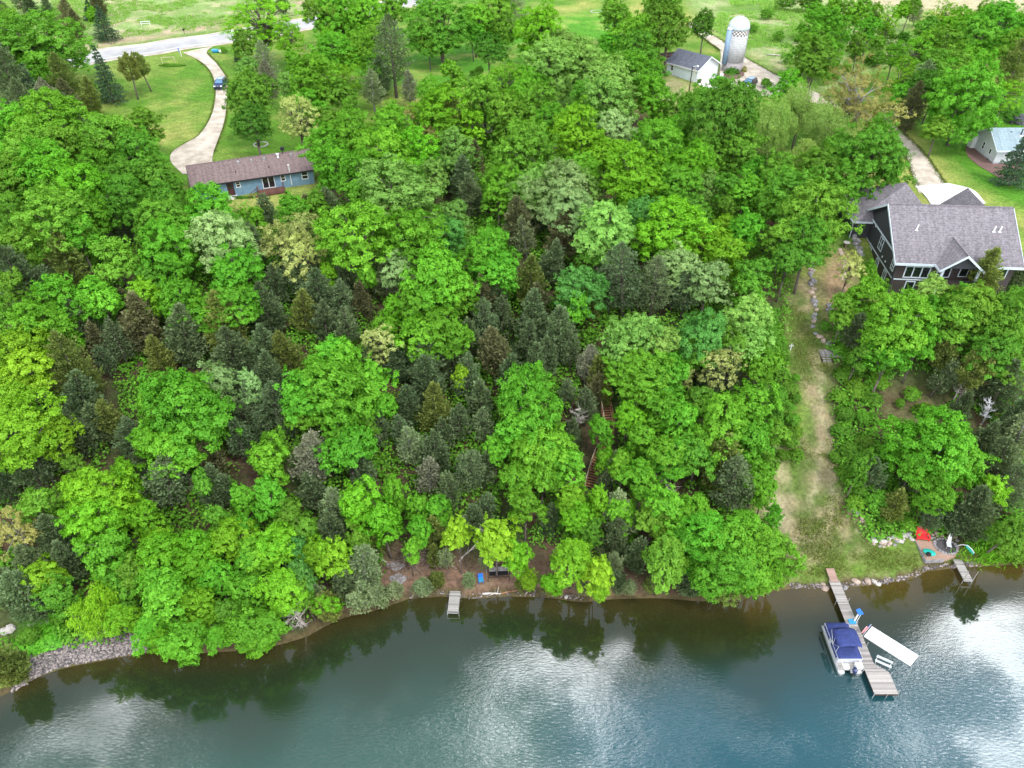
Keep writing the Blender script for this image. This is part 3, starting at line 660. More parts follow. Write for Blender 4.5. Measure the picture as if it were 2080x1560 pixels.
calm = t.nodes.new('ShaderNodeAttribute'); calm.attribute_name = 'calm'
bn = t.nodes.new('ShaderNodeBump'); bn.inputs['Distance'].default_value = RIPPLE; bn.inputs['Strength'].default_value = 1
t.links.new(math_(t, 'MULTIPLY', math_(t, 'ADD', math_(t, 'MULTIPLY', rip, 1.0), math_(t, 'MULTIPLY', big, .5)), math_(t, 'MULTIPLY', math_(t, 'MULTIPLY', amt, far_), math_(t, 'ADD', math_(t, 'MULTIPLY', calm.outputs['Fac'], .88), .12))), bn.inputs['Height'])
t.links.new(bn.outputs[0], b.inputs['Normal'])
wo = grid_obj('water', WX, WY, WX*0, wm, wc)
ra = wo.data.attributes.new('calm', 'FLOAT', 'POINT'); ra.data.foreach_set('value', np.clip((dw-np.where(WX > 24, 7, 4))/7, 0, 1).astype(np.float32).ravel())
# ---------------------------------------------------------------- roads and drives
def cat(pts, per=6):
    p = [np.array(q, float) for q in pts]; p = [2*p[0]-p[1]]+p+[2*p[-1]-p[-2]]; out = []
    for i in range(1, len(p)-2):
        for k in range(per):
            t_ = k/per; a, b_, c, d = p[i-1:i+3]; out.append(.5*((2*b_)+(-a+c)*t_+(2*a-5*b_+4*c-d)*t_**2+(-a+3*b_-3*c+d)*t_**3))
    out.append(p[-2]); return np.array(out)
def resample(p, n):
    s = np.concatenate([[0], np.cumsum(np.linalg.norm(np.diff(p, axis=0), axis=1))]); u = np.linspace(0, s[-1], n)
    return np.stack([np.interp(u, s, p[:, i]) for i in range(p.shape[1])], 1)
def strip(name, Lp, Rp, off, m, n=90, k=8, world=False, th=0):
    A = resample(cat([P(*q)[:2] if not world else q for q in Lp]), n); B = resample(cat([P(*q)[:2] if not world else q for q in Rp]), n)
    tt = np.linspace(0, 1, k)[None, :, None]; G = A[:, None]*(1-tt)+B[:, None]*tt
    o = grid_obj(name, G[..., 0], G[..., 1], T(G[..., 0], G[..., 1])+off, m); return o
HW = cat([P(*q)[:2] for q in [(-330, 215), (-80, 169), (160, 122), (300, 100), (440, 79), (600, 51), (655, 43), (760, 20), (900, -15)]]+[(40, 330)])
tang = np.gradient(HW, axis=0); tang /= np.linalg.norm(tang, axis=1, keepdims=True); nor = np.stack([-tang[:, 1], tang[:, 0]], 1)
def hwstrip(name, a, b_, off, m, k=6): return strip(name, list(HW+nor*a)[::3], list(HW+nor*b_)[::3], off, m, 200, k, True)
hwstrip('highway_shoulder', -6.6, 6.2, .05, M['gravel'])
hwstrip('highway', -5.2, 5.0, .09, M['pave'])
hwstrip('road_line', -3.9, -3.65, .10, M['line'], 2); hwstrip('road_line', 3.5, 3.75, .10, M['line'], 2); hwstrip('road_joint', -.1, 0, .10, M['block'], 2)
gv = M['gravel']
strip('driveway', [(372, 108), (402, 122), (424, 140), (436, 165), (438, 200), (428, 240), (405, 275), (375, 293), (350, 310), (348, 330), (372, 355)],
      [(432, 95), (420, 108), (440, 130), (459, 158), (463, 185), (460, 215), (455, 250), (443, 285), (434, 310), (432, 330), (440, 350)], .12, gv)
strip('farm_driveway', [(1395, 48), (1413, 66), (1440, 86), (1463, 104), (1462, 150), (1480, 178), (1535, 194), (1600, 200), (1680, 216), (1750, 240), (1800, 265), (1832, 300), (1850, 345), (1866, 392)],
      [(1408, 44), (1427, 60), (1467, 83), (1507, 113), (1545, 135), (1568, 148), (1602, 163), (1650, 185), (1710, 208), (1770, 235), (1825, 262), (1870, 305), (1903, 350), (1932, 392)], .07, gv)
strip('concrete_apron', [(1858, 379), (1880, 400), (1900, 432)], [(1926, 373), (1975, 386), (2002, 414)], .11, M['concrete'], 20)
strip('garage_apron', [(1404, 164), (1425, 176), (1445, 182)], [(1470, 148), (1484, 160), (1492, 172)], .11, M['concrete'], 20)
strip('garden_path', [(1702, 505), (1712, 540), (1706, 570)], [(1709, 505), (1721, 540), (1720, 570)], .05, M['stonetan'], 20, 4)
MEAD1 = gpoly([(1500, -20), (1440, 55), (1530, 110), (1570, 132), (1660, 185), (1720, 150), (1840, 120), (1800, 60), (1640, 10)]); MEAD2 = gpoly([(-60, 100), (100, 92), (430, 58), (640, 24), (640, -20), (400, -30), (-100, 0)])
# ---------------------------------------------------------------- undergrowth of the woods: nobody could count it
def undergrowth(name, poly, n, matl, seed, hmax=1.5, lab=None, avoid=None):
    g = np.random.default_rng(seed); pa = np.array(poly); xs = g.uniform(max(pa[:, 0].min(), -95), min(pa[:, 0].max(), 95), n*3); ys = g.uniform(pa[:, 1].min(), min(pa[:, 1].max(), 150), n*3)
    k = inpoly(xs, ys, poly) & (ys-shore_y(xs) > 1.5); k &= vnoise(xs, ys, 5, seed) > .40
    if avoid is not None:
        for a_ in avoid: k &= ~inpoly(xs, ys, a_)
    xs, ys = xs[k][:n], ys[k][:n]
    m = 24; j = np.repeat(np.arange(len(xs)), m); r = g.uniform(.35, 1.05, len(xs)); d = sph(g, len(j), -.1)
    c = np.stack([xs[j]+d[:, 0]*r[j], ys[j]+d[:, 1]*r[j], T(xs, ys)[j]+.05+d[:, 2]*r[j]*hmax], 1)
    me = leafmesh(name, c, d+np.array([0, 0, .7])+g.normal(size=d.shape)*.3, g.uniform(.11, .24, len(j)), .7, np.clip(.5*g.random(len(xs))[j]+.5*g.random(len(j)), 0, 1), seed)
    me.materials.append(matl); o = bpy.data.objects.new(name, me); C.objects.link(o); return tag(o, kind='stuff', label=lab, cat='undergrowth')
def tufts(name, poly, n, matl, seed, lab, s0=.25, s1=.6):
    g = np.random.default_rng(seed); pa = np.array(poly); xs = g.uniform(pa[:, 0].min(), pa[:, 0].max(), n*2); ys = g.uniform(pa[:, 1].min(), pa[:, 1].max(), n*2); k = inpoly(xs, ys, poly) & (vnoise(xs, ys, 7, seed) > .45)
    xs, ys = xs[k][:n], ys[k][:n]; j = np.repeat(np.arange(len(xs)), 9); c = np.stack([xs[j]+g.normal(size=len(j))*.35, ys[j]+g.normal(size=len(j))*.35, T(xs, ys)[j]], 1)
    me = bladesmesh(name, c, g.normal(size=c.shape)*.55+np.array([0, 0, 1]), g.uniform(s0, s1, len(j)), .07, np.clip(.5*g.random(len(xs))[j]+.5*g.random(len(j)), 0, 1), seed); me.materials.append(matl); o = bpy.data.objects.new(name, me); C.objects.link(o); return tag(o, lab, 'grass', kind='stuff')
tufts('meadow_grass', MEAD1, 6000, FOL['pale'], 21, 'rough pale grass tufts in the meadow right of the silo', .3, .8)
tufts('meadow_grass', MEAD2, 7000, FOL['pale'], 22, 'rough pale grass tufts in the field beyond the highway', .3, .7)
tufts('ramp_grass', gpoly([(1600, 580), (1650, 570), (1680, 700), (1695, 900), (1705, 1010), (1750, 1080), (1800, 1115), (1860, 1125), (1860, 1158), (1590, 1172), (1590, 1100), (1570, 1060), (1590, 980), (1640, 860), (1612, 720)]), 5000, FOL['olive'], 23, 'short uneven grass growing on the dirt ramp', .08, .2)
BEACH = gpoly([(780, 1100), (960, 1090), (1100, 1100), (1320, 1150), (1330, 1220), (760, 1230)])
STAIRZONE = gpoly([(1150, 1010), (1150, 900), (1180, 760), (1260, 760), (1260, 900), (1240, 1020)])
undergrowth('undergrowth', FOREST, 17000, FOL['mid'], 5, 2.6, 'green undergrowth covering the floor of the wood', [BEACH, STAIRZONE])
undergrowth('undergrowth', FOREST2, 4200, FOL['mid'], 6, 1.6, 'low green undergrowth on the bank beside the dirt ramp', [gpoly([(1770, 1090), (1800, 1100), (1850, 1082), (1960, 1082), (1975, 1145), (1850, 1160)]), gpoly([(1770, 790), (1850, 750), (1950, 780), (1900, 880), (1790, 900)])])

def verge(name, lines, n, lab, seed, fol='olive'):
    g = np.random.default_rng(seed); cs = []
    for ln in lines:
        w2 = resample(cat([P(*q)[:2] for q in ln]), 400); i = g.integers(0, 400, n); cs.append(w2[i]+g.normal(size=(n, 2))*.22)
    cs = np.concatenate(cs); j = np.repeat(np.arange(len(cs)), 7); c = np.column_stack([cs[j]+g.normal(size=(len(j), 2))*.15, T(cs[:, 0], cs[:, 1])[j]+.03])
    me = bladesmesh(name, c, g.normal(size=c.shape)*.6+np.array([0, 0, .8]), g.uniform(.05, .15, len(j)), .05, None, seed); me.materials.append(FOL[fol]); o = bpy.data.objects.new(name, me); C.objects.link(o); return tag(o, lab, 'grass', kind='stuff')
verge('verge_grass', [[(402, 122), (424, 140), (436, 165), (438, 200), (428, 240), (405, 275), (375, 293), (350, 310)], [(420, 108), (440, 130), (459, 158), (463, 185), (460, 215), (455, 250), (443, 285), (434, 310)]], 1500, 'ragged grass along both edges of the left gravel drive', 31)
verge('verge_grass', [[(1413, 66), (1440, 86), (1463, 104)], [(1427, 60), (1467, 83), (1507, 113), (1545, 135), (1568, 148), (1602, 163)], [(1825, 262), (1870, 305), (1903, 350), (1920, 378)], [(1800, 265), (1832, 300), (1850, 345), (1866, 380)]], 900, 'ragged grass along the edges of the farm drive', 32)
ZONES = [
 (0, 0, 260, 100, 'beyond the highway at top left'), (0, 100, 400, 240, 'beside the highway at upper left'), (0, 240, 160, 330, 'at left, below the spruces'), (160, 230, 400, 330, 'below the left lawn'),
 (0, 330, 200, 450, 'at the left edge, level with the blue house'), (200, 330, 460, 470, 'left of the blue house'), (400, 0, 640, 200, 'right of the left drive, near the highway'), (400, 200, 660, 320, 'on the lawn behind the blue house'),
 (640, 0, 860, 140, 'beside the highway at top middle'), (860, 0, 1240, 120, 'on the lawn at top middle'), (1240, 0, 1460, 130, 'left of the silo'), (640, 140, 860, 280, 'right of the lawn tree ring'), (860, 120, 1040, 280, 'below the top middle lawn'), (1040, 120, 1260, 280, 'left of the white garage'), (1260, 130, 1460, 290, 'in front of the white garage'),
 (1460, 130, 1720, 320, 'between the silo and the brown house'), (1460, 0, 1720, 140, 'in the meadow right of the silo'), (1720, 0, 1900, 140, 'in the far hedge right of the meadow'), (1900, 0, 2200, 140, 'at the top right corner'), (1720, 140, 1900, 290, 'between meadow and farm drive'), (1900, 140, 2200, 400, 'around the grey bungalow'),
 (1460, 320, 1600, 480, 'below the farm drive'), (1600, 320, 1760, 560, 'at the upper end of the ramp'), (1760, 290, 1860, 380, 'behind the brown house'),
 (1240, 290, 1460, 400, 'in the wood below the garage'), (1240, 400, 1400, 500, 'in the upper wood, centre right'), (1400, 400, 1600, 500, 'in the upper wood near the ramp'), (1240, 500, 1400, 640, 'in the middle wood, centre right'), (1400, 500, 1640, 640, 'beside the top of the ramp'),
 (1240, 640, 1400, 780, 'on the slope above the stairs, right'), (1400, 640, 1580, 780, 'on the slope left of the landing steps'), (1580, 640, 1640, 960, 'along the left edge of the ramp'),
 (1240, 780, 1400, 940, 'just right of the hillside stairs'), (1400, 780, 1580, 960, 'on the slope left of the ramp'), (1240, 940, 1400, 1080, 'on the lower slope right of the stairs'), (1400, 960, 1640, 1080, 'on the lower slope beside the ramp'), (1240, 1080, 1400, 1300, 'at the shore, centre right'), (1400, 1080, 1640, 1300, 'over the water left of the long dock'),
 (640, 280, 860, 400, 'right of the blue house'), (860, 280, 1060, 400, 'in the upper wood, top centre'), (1060, 280, 1240, 400, 'in the upper wood, centre'), (1040, 400, 1240, 520, 'in the central wood, upper part'), (860, 400, 1040, 520, 'in the central wood, upper left part'), (640, 400, 860, 520, 'in front of the blue house, right'), (460, 400, 640, 520, 'in front of the blue house'),
 (200, 470, 400, 570, 'below left of the blue house'), (400, 520, 560, 640, 'in the left wood, upper part'), (560, 520, 720, 600, 'left of the big central maples'), (720, 520, 860, 640, 'beside the big central maples'), (860, 520, 1040, 640, 'right of the big central maples'), (1040, 520, 1240, 640, 'in the very middle of the wood'),
 (0, 450, 200, 640, 'in the left wood, upper left'), (200, 560, 400, 680, 'in the left wood, middle'), (0, 640, 120, 800, 'at the left edge, mid height'), (120, 640, 260, 800, 'right of the yellow left-edge trees'), (260, 680, 420, 800, 'in the left wood, lower middle'), (400, 640, 560, 760, 'in the left wood, lower right'), (560, 600, 720, 700, 'in the dark cedar stand, upper left'), (720, 640, 860, 760, 'in the dark cedar stand, centre'), (860, 640, 1040, 760, 'in the dark cedar stand, right'), (1040, 640, 1240, 760, 'above the hillside stairs'),
 (560, 700, 720, 880, 'on the middle slope, left'), (720, 760, 860, 900, 'on the middle slope, centre'), (860, 760, 1040, 900, 'on the middle slope, right'), (1040, 760, 1240, 880, 'just left of the stairs top'), (1040, 880, 1240, 1000, 'beside the foot of the stairs'), (1040, 1000, 1240, 1100, 'below the stairs'), (1040, 1100, 1240, 1300, 'at the shore right of the bench swing'),
 (0, 800, 160, 960, 'at the left edge, lower'), (160, 800, 300, 960, 'left of the big lower-left tree'), (300, 800, 460, 960, 'around the big lower-left tree'), (400, 760, 600, 900, 'right of the big lower-left tree'), (460, 900, 600, 1040, 'on the lower slope, left centre'), (600, 880, 720, 1020, 'around the grey-brown cedar'), (720, 900, 860, 1040, 'on the lower slope, centre'), (860, 900, 1040, 1040, 'on the lower slope above the bench swing'),
 (0, 960, 160, 1120, 'at the left edge near the water'), (160, 960, 300, 1160, 'on the lower left slope'), (300, 960, 460, 1100, 'on the lower left slope, right part'), (0, 1120, 160, 1300, 'above the loose stone bank'), (160, 1160, 300, 1300, 'at the right end of the stone bank'), (0, 1300, 60, 1500, 'overhanging the water at the left edge'), (300, 1100, 460, 1260, 'above the shore, lower left'), (300, 1260, 500, 1400, 'overhanging the water, lower left'), (460, 1040, 600, 1180, 'on the slope left of the bare bank'), (460, 1180, 600, 1400, 'overhanging the water left of the bare bank'), (600, 1020, 760, 1150, 'on the slope above the bare bank'), (600, 1150, 820, 1300, 'at the shore left of the short dock'), (760, 1020, 1040, 1130, 'above the short dock'), (820, 1130, 1040, 1300, 'beside the short dock'),
 (1640, 620, 1720, 760, 'beside the boulder wall of the ramp'), (1640, 760, 1760, 900, 'along the right edge of the ramp'), (1640, 900, 1800, 1100, 'beside the foot of the ramp'), (1720, 520, 1860, 640, 'at the lower left corner of the brown house'), (1860, 520, 1960, 660, 'in front of the brown house'), (1960, 520, 2200, 700, 'at the right edge, below the brown house'), (1720, 640, 1900, 760, 'between ramp and brown house, lower'), (1760, 760, 1860, 900, 'on the open slope right of the ramp'), (1860, 700, 1990, 860, 'on the right slope, among bare trunks'), (1990, 700, 2200, 960, 'at the right edge, mid height'), (1840, 860, 1990, 1020, 'above the brick patio'), (1800, 940, 1900, 1100, 'left above the brick patio'), (1900, 1000, 2200, 1200, 'right of the brick patio'), (1990, 860, 2200, 1020, 'at the right edge above the patio'),
]
# ================================================================ buildings
def rel(e, p):   # world point -> local of an empty
    q = e.matrix_basis.inverted() @ Vector(tuple(p)); return q
def local_frame(A, B): 
    v = np.array(B)-np.array(A); return math.atan2(v[1], v[0]), float(np.hypot(v[0], v[1]))
def window(par, x, z, w_, h_, y=0.0, frame='white', name='window', cols=1, rows=1, face='y', bars=True, fw=.11):
    """window on a wall in the local plane y=const (face 'y', seen from -y) or x=const (face 'x', seen from -x)"""
    f, g = MB(), MB(); d = .07
    def bx(mb, a0, a1, z0, z1, d0, d1):
        if face == 'y': mb.box(a0, a1, y-d1, y-d0, z0, z1)
        else: mb.box(y-d1, y-d0, a0, a1, z0, z1)
    bx(f, x, x+w_, z, z+fw, 0, d); bx(f, x, x+w_, z+h_-fw, z+h_, 0, d); bx(f, x, x+fw, z+fw, z+h_-fw, 0, d); bx(f, x+w_-fw, x+w_, z+fw, z+h_-fw, 0, d)
    for i in range(1, cols): q = x+w_*i/cols; bx(f, q-fw*.5, q+fw*.5, z+fw, z+h_-fw, 0, d-.005)
    for i in range(1, rows): q = z+h_*i/rows; bx(f, x+fw, x+w_-fw, q-fw*.4, q+fw*.4, 0, d-.01)
    bx(g, x+fw*.5, x+w_-fw*.5, z+fw*.5, z+h_-fw*.5, .005, .03)
    fo = f.build(name, M[frame], par); g.build('pane', M['glass'], fo); return fo
def gable_roof(mb, x0, x1, y0, y1, ze, rise, oh=.5, th=.18, ox=.5, ym=None):
    """ridge along x; ze is wall-top height"""
    ym = (y0+y1)/2 if ym is None else ym; s0 = rise/(ym-y0); s1 = rise/(y1-ym)
    mb.slab([(x0-ox, y0-oh, ze-s0*oh+th), (x1+ox, y0-oh, ze-s0*oh+th), (x1+ox, ym, ze+rise+th), (x0-ox, ym, ze+rise+th)], th)
    mb.slab([(x0-ox, ym, ze+rise+th), (x1+ox, ym, ze+rise+th), (x1+ox, y1+oh, ze-s1*oh+th), (x0-ox, y1+oh, ze-s1*oh+th)], th)
def rakes(mb, x0, x1, y0, y1, ze, rise, oh=.5, th=.18, ox=.5, ym=None, sides=(0, 1), t=.06, h=.22, eave=True):
    ym = (y0+y1)/2 if ym is None else ym; s0 = rise/(ym-y0); s1 = rise/(y1-ym)
    for s in sides:
        xa = x0-ox-t if s == 0 else x1+ox; xb = xa+t
        mb.prism([(y0-oh, ze-s0*oh+th+.02), (ym, ze+rise+th+.02), (ym, ze+rise+th-h), (y0-oh, ze-s0*oh+th-h)], 'x', xa, xb)
        mb.prism([(ym, ze+rise+th+.02), (y1+oh, ze-s1*oh+th+.02), (y1+oh, ze-s1*oh+th-h), (ym, ze+rise+th-h)], 'x', xa, xb)
    if eave: mb.box(x0-ox, x1+ox, y0-oh-t, y0-oh, ze-s0*oh+th-h, ze-s0*oh+th+.02)
# ---- blue ranch house
A = P(388, 386, 2.45); B = P(642, 345, 2.45); hz = max(ground(*A[:2]), ground(*B[:2]))
rz, Lh = local_frame(A, B); W = 8.4; OX = .5
a_ = Vector((math.cos(rz), math.sin(rz), 0)); pp = Vector((-a_.y, a_.x, 0)); org = Vector((A[0], A[1], hz))+a_*OX+pp*.5
ranch = empty('ranch_house', org, rz, 'long low blue ranch house with a brown shingle roof behind the wood', 'house')
LX = Lh-2*OX
w_ = MB(); w_.box(0, LX, 0, W, -1.5, 2.55)
w_.prism([(0, 2.551), (W, 2.551), (W/2, 4.15)], 'x', .02, LX-.02); w_.build('wall', M['blue'], ranch)
r_ = MB(); gable_roof(r_, 0, LX, 0, W, 2.56, 1.6, .5, .16, OX); roof = r_.build('roof', M['roof_brown'], ranch)
k_ = MB(); rakes(k_, 0, LX, 0, W, 2.56, 1.6, .5, .16, OX, h=.2); k_.build('fascia', M['dark'], ranch)
rg = MB().box(-OX, LX+OX, W/2-.12, W/2+.12, 4.30, 4.36).build('ridge_cap', M['roof_brown'], roof)
for u in (.40, .51, .62, .855): MB().box(LX*u-.18, LX*u+.18, W/2-1.15, W/2-.75, 3.85, 4.28).build('roof_vent', M['steel'], roof)
MB().box(LX*.74-.15, LX*.74+.15, W/2-1.1, W/2-.8, 3.9, 4.55).box(LX*.74-.25, LX*.74+.25, W/2-1.2, W/2-.7, 4.55, 4.62).build('roof_flue', M['white'], roof)
MB().tube((LX*.79, W/2-.3, 4.2), (LX*.79, W/2-.3, 5.0), .04).rings([circ(LX*.79, W/2-.35, 5.1, .38, 12, 'y'), circ(LX*.79, W/2-.45, 5.1, .3, 12, 'y')]).build('satellite_dish', M['dark'], roof)
for u in (.36, .64): MB().tube((LX*u, 1.2, 2.9), (LX*u, 1.2, 3.6), .06).build('vent_pipe', M['dark'], roof)
def px_u(px, py): 
    q = P(px, py, 1.2); return (Vector(tuple(q))-org).dot(a_)
window(ranch, px_u(484, 380)-.32, 1.2, .75, 1.0, 0, rows=2); window(ranch, px_u(574, 362)-.4, 1.15, .8, 1.15, 0, rows=2); window(ranch, px_u(618, 357)-.55, .95, 1.1, 1.35, 0, rows=2)
sd = window(ranch, px_u(546, 374)-.95, .35, 2.0, 2.05, 0, cols=2, name='sliding_door'); window(ranch, px_u(424, 391)-.5, 1.3, 1.0, .55, 0, frame='dark')
dx = px_u(470, 388)-.45
dr = MB().box(dx-.08, dx+.98, -.05, .0, .05, 2.2).build('door', M['dark'], ranch); MB().box(dx, dx+.9, -.09, -.05, .1, 2.1).build('door_leaf', M['maroon'], dr); MB().box(dx+.15, dx+.75, -.11, -.09, 1.2, 1.9).build('pane', M['glass'], dr)
MB().box(dx-.3, dx+1.2, -1.0, -.02, -.6, .03).build('door_step', M['concrete'], ranch)
sx_ = px_u(591, 365); MB().tube((sx_, -.15, .3), (sx_, -.15, 3.7), .07).box(sx_-.12, sx_+.12, -.3, -.02, 3.7, 3.85).build('radon_pipe', M['white'], ranch)
xd = px_u(546, 374); dk = empty('deck', org+a_*(xd-1.9)+pp*(-2.3), rz, 'red-brown wooden deck with railings under the blue house sliding door', 'deck')
MB().box(0, 4.2, 0, 2.25, .14, .28).build('platform', M['deckred'], dk)
for x in (0.05, 1.4, 2.8, 4.1):
    for y in (.05, 2.15): MB().box(x-.05, x+.05, y-.05, y+.05, -1.6, 1.15 if y < 1 or x < 1 or x > 4 else .14).build('post', M['deckred'], dk)
q_ = MB().box(0, 4.15, .0, .1, 1.1, 1.18).box(0, 4.15, .02, .08, .32, .4)
for i in range(34): q_.box(.06+i*.123, .10+i*.123, .03, .07, .4, 1.1)
q_.build('railing', M['deckred'], dk)
q_ = MB().box(-.02, .08, 0.1, 2.1, 1.1, 1.18)
for i in range(14): q_.box(.01, .05, .15+i*.14, .19+i*.14, .3, 1.1)
q_.build('railing', M['deckred'], dk)
s_ = MB()
for i in range(5): s_.box(-.3*(i+1), -.3*i-.02, .2, 1.2, .1-.2*i-.05, .1-.2*i)
s_.tube((0, .2, 1.15), (-1.5, .2, .2), .05, n=4).tube((0, 1.2, 1.15), (-1.5, 1.2, .2), .05, n=4).tube((-1.5, .2, -.9), (-1.5, .2, .25), .05, n=4).tube((-1.5, 1.2, -.9), (-1.5, 1.2, .25), .05, n=4).build('steps', M['deckred'], dk)
# ---- brown lake house
HB = 12.6
def ray_at_z(px, py, z): return plane_pt(px, py, z)
ZE = HB+5.3
A = ray_at_z(1820, 531, ZE); B = ray_at_z(2083, 541, ZE); rz, Lh = local_frame(A, B)
a_ = Vector((math.cos(rz), math.sin(rz), 0)); pp = Vector((-a_.y, a_.x, 0)); OXL = .7; OYL = .7
org = Vector((A[0], A[1], HB))+a_*OXL+pp*OYL
lake = empty('lake_house', org, rz, 'large dark brown two-storey house with a grey shingle roof right of the ramp', 'house')
LX = Lh-2*OXL; W = 14.6; RISE = 4.5
rel_l = lambda px, py, z: (lambda q: ((q-org).dot(a_), (q-org).dot(pp)))(Vector(tuple(ray_at_z(px, py, z))))
w_ = MB(); w_.box(0, LX, 0, W, -.6, 5.3)
w_.build('wall', M['brown'], lake)
for xg in (0, LX-.25): MB().prism([(0, 5.301), (W, 5.301), (W/2, 5.3+RISE)], 'x', xg, xg+.25).build('gable', M['charcoal'], lake)
MB().box(-.06, 0, 0, W, 2.3, 5.3).build('upper_cladding', M['charcoal'], lake)
r_ = MB(); gable_roof(r_, 0, LX, 0, W, 5.3, RISE, OYL, .2, OXL); roof = r_.build('roof', M['roof_grey'], lake)
k_ = MB(); rakes(k_, 0, LX, 0, W, 5.3, RISE, OYL, .2, OXL, h=.34); k_.build('fascia', M['trim'], lake)
MB().box(-OXL, LX+OXL, W/2-.14, W/2+.14, 5.3+RISE+.16, 5.3+RISE+.26).build('ridge_cap', M['roof_grey'], roof)
MB().box(-.10, -.06, -.02, W, 2.15, 2.32).box(-.08, LX*.30, -.08, -.03, 2.15, 2.32).box(-.14, -.06, 0, W, 5.16, 5.4).build('band_trim', M['trim'], lake)
MB().box(-.12, .1, -.1, .12, -.5, 2.5).build('corner_board', M['charcoal'], lake)
for (u, v_) in ((.17, .34), (.835, .36), (.885, .36)):
    y = W*v_*.6+.8; zr = 5.3+RISE*(y/(W/2))+.15
    MB().tube((LX*u, y, zr), (LX*u+.08, y, zr+.85), .1).box(LX*u-.2, LX*u+.2, y-.2, y+.2, zr, zr+.08).build('vent_pipe', M['white'], roof)
# front windows
window(lake, 1.2, 2.5, 3.4, 2.25, -.001, cols=3, rows=1, fw=.16, frame='trim'); 
MB().box(1.2, 4.6, -.1, -.071, 4.2, 4.32).build('window_bar', M['trim'], lake)
window(lake, 1.9, -.1, 1.3, 2.1, -.001, fw=.13, name='door', frame='trim')
window(lake, LX-2.1, 2.9, 1.3, 2.1, -.001, fw=.13, frame='trim'); window(lake, LX-3.9, 2.9, 1.3, 2.1, -.001, fw=.13, frame='trim')
# side windows (left wall x=0)
for y, z, w2, h2 in ((2.2, .55, 1.1, 1.4), (5.6, .55, 1.1, 1.4), (9.2, .55, 1.1, 1.4)): window(lake, y, z, w2, h2, 0, 'trim', face='x', cols=2, fw=.11)
for y, z, w2, h2 in ((.55, 3.0, 1.1, 2.0), (6.0, 3.1, 1.5, 1.9)): window(lake, y, z, w2, h2, -.06, 'trim', face='x', cols=2, rows=3 if h2 > 1.9 else 2, fw=.11)
for y, z in ((10.2, 5.0), (5.0, 2.8), (3.6, 2.8)): MB().tube((-.1, y, z), (-.1, y, z+.25), .08).build('wall_light', M['lamp'], lake)
# front porch gable
gx_, gy_ = rel_l(1955, 536, ZE-1.2); gx_ = LX*.485; GW = 2.9
g_ = MB(); y0, y1 = -2.3, 4.3; zt = 5.3+2.05; ze2 = 5.3-.25
g_.slab([(gx_-GW, y0, ze2), (gx_, y0, zt), (gx_, y1-.4, zt), (gx_-GW, .0, ze2)], .16); g_.slab([(gx_, y0, zt), (gx_+GW, y0, ze2), (gx_+GW, .0, ze2), (gx_, y1-.4, zt)], .16)
pr = g_.build('porch_roof', M['roof_grey'], lake)
MB().box(gx_-.12, gx_+.12, y0, y1-.5, zt-.02, zt+.07).build('ridge_cap', M['roof_grey'], pr)
f_ = MB(); f_.prism([(gx_-GW, ze2+.03), (gx_, zt+.03), (gx_, zt-.32), (gx_-GW, ze2-.32)], 'y', y0-.07, y0); f_.prism([(gx_, zt+.03), (gx_+GW, ze2+.03), (gx_+GW, ze2-.32), (gx_, zt-.32)], 'y', y0-.07, y0)
f_.box(gx_-GW-.06, gx_-GW, y0, 0, ze2-.3, ze2+.02).box(gx_+GW, gx_+GW+.06, y0, 0, ze2-.3, ze2+.02).build('fascia', M['trim'], lake)
MB().prism([(gx_-GW+.75, ze2+.1), (gx_+GW-.75, ze2+.1), (gx_, zt-.5)], 'y', y0+.5, y0+.6).build('porch_gable', M['charcoal'], lake)
MB().box(gx_-2.7, gx_+2.7, -2.2, -.02, 2.3, 2.62).build('porch_floor', M['wood_dark'], lake)
for s in (-2.35, 2.35): MB().box(gx_+s-.13, gx_+s+.13, -2.1, -1.84, -.5, 5.0).build('porch_post', M['trim'], lake)
window(lake, gx_+.9, 2.95, 1.2, 1.9, -.001, frame='trim'); window(lake, gx_-2.0, 2.75, 1.8, 2.1, -.001, frame='trim', cols=2, name='door')
q_ = MB().box(gx_-2.6, gx_+2.6, -2.2, -2.12, 3.45, 3.52)
for i in range(26): q_.box(gx_-2.58+i*.2, gx_-2.55+i*.2, -2.18, -2.14, 2.62, 3.45)
q_.build('railing', M['dark'], lake)
# rear wing with hipped roof, upper grade
hx0, hx1, hy0, hy1 = -2.4, 8.6, W-2.4, W+6.6
MB().box(hx0, hx1, hy0+.02, hy1, -.4, 5.0).build('rear_wall', M['charcoal'], lake)
ax, ay, az = hx0+7.6, (hy0+hy1)/2, 8.2
def hip(mb, x0, x1, y0, y1, ze, ax0, ax1, ay0, ay1, az, th=.16):
    o = .6; c = [(x0-o, y0-o, ze), (x1+o, y0-o, ze), (x1+o, y1+o, ze), (x0-o, y1+o, ze)]; t_ = [(ax0, ay0, az), (ax1, ay0, az), (ax1, ay1, az), (ax0, ay1, az)]
    b = len(mb.v); mb.v += c+t_+[(p[0], p[1], p[2]-th) for p in c]
    mb.f += [tuple(b+i for i in q) for q in ((0, 1, 5, 4), (1, 2, 6, 5), (2, 3, 7, 6), (3, 0, 4, 7), (4, 5, 6, 7), (0, 8, 9, 1), (1, 9, 10, 2), (2, 10, 11, 3), (3, 11, 8, 0), (8, 11, 10, 9))]
    return mb
hip(MB(), hx0, hx1, hy0, hy1, 5.05, ax-.05, ax+.05, ay, ay+.6, az+.8).build('rear_roof', M['roof_grey'], lake)
MB().box(hx0-.66, hx0-.6, hy0-.6, hy1+.6, 4.8, 5.08).box(hx0-.6, hx1+.6, hy0-.66, hy0-.6, 4.8, 5.08).build('rear_fascia', M['trim'], lake)
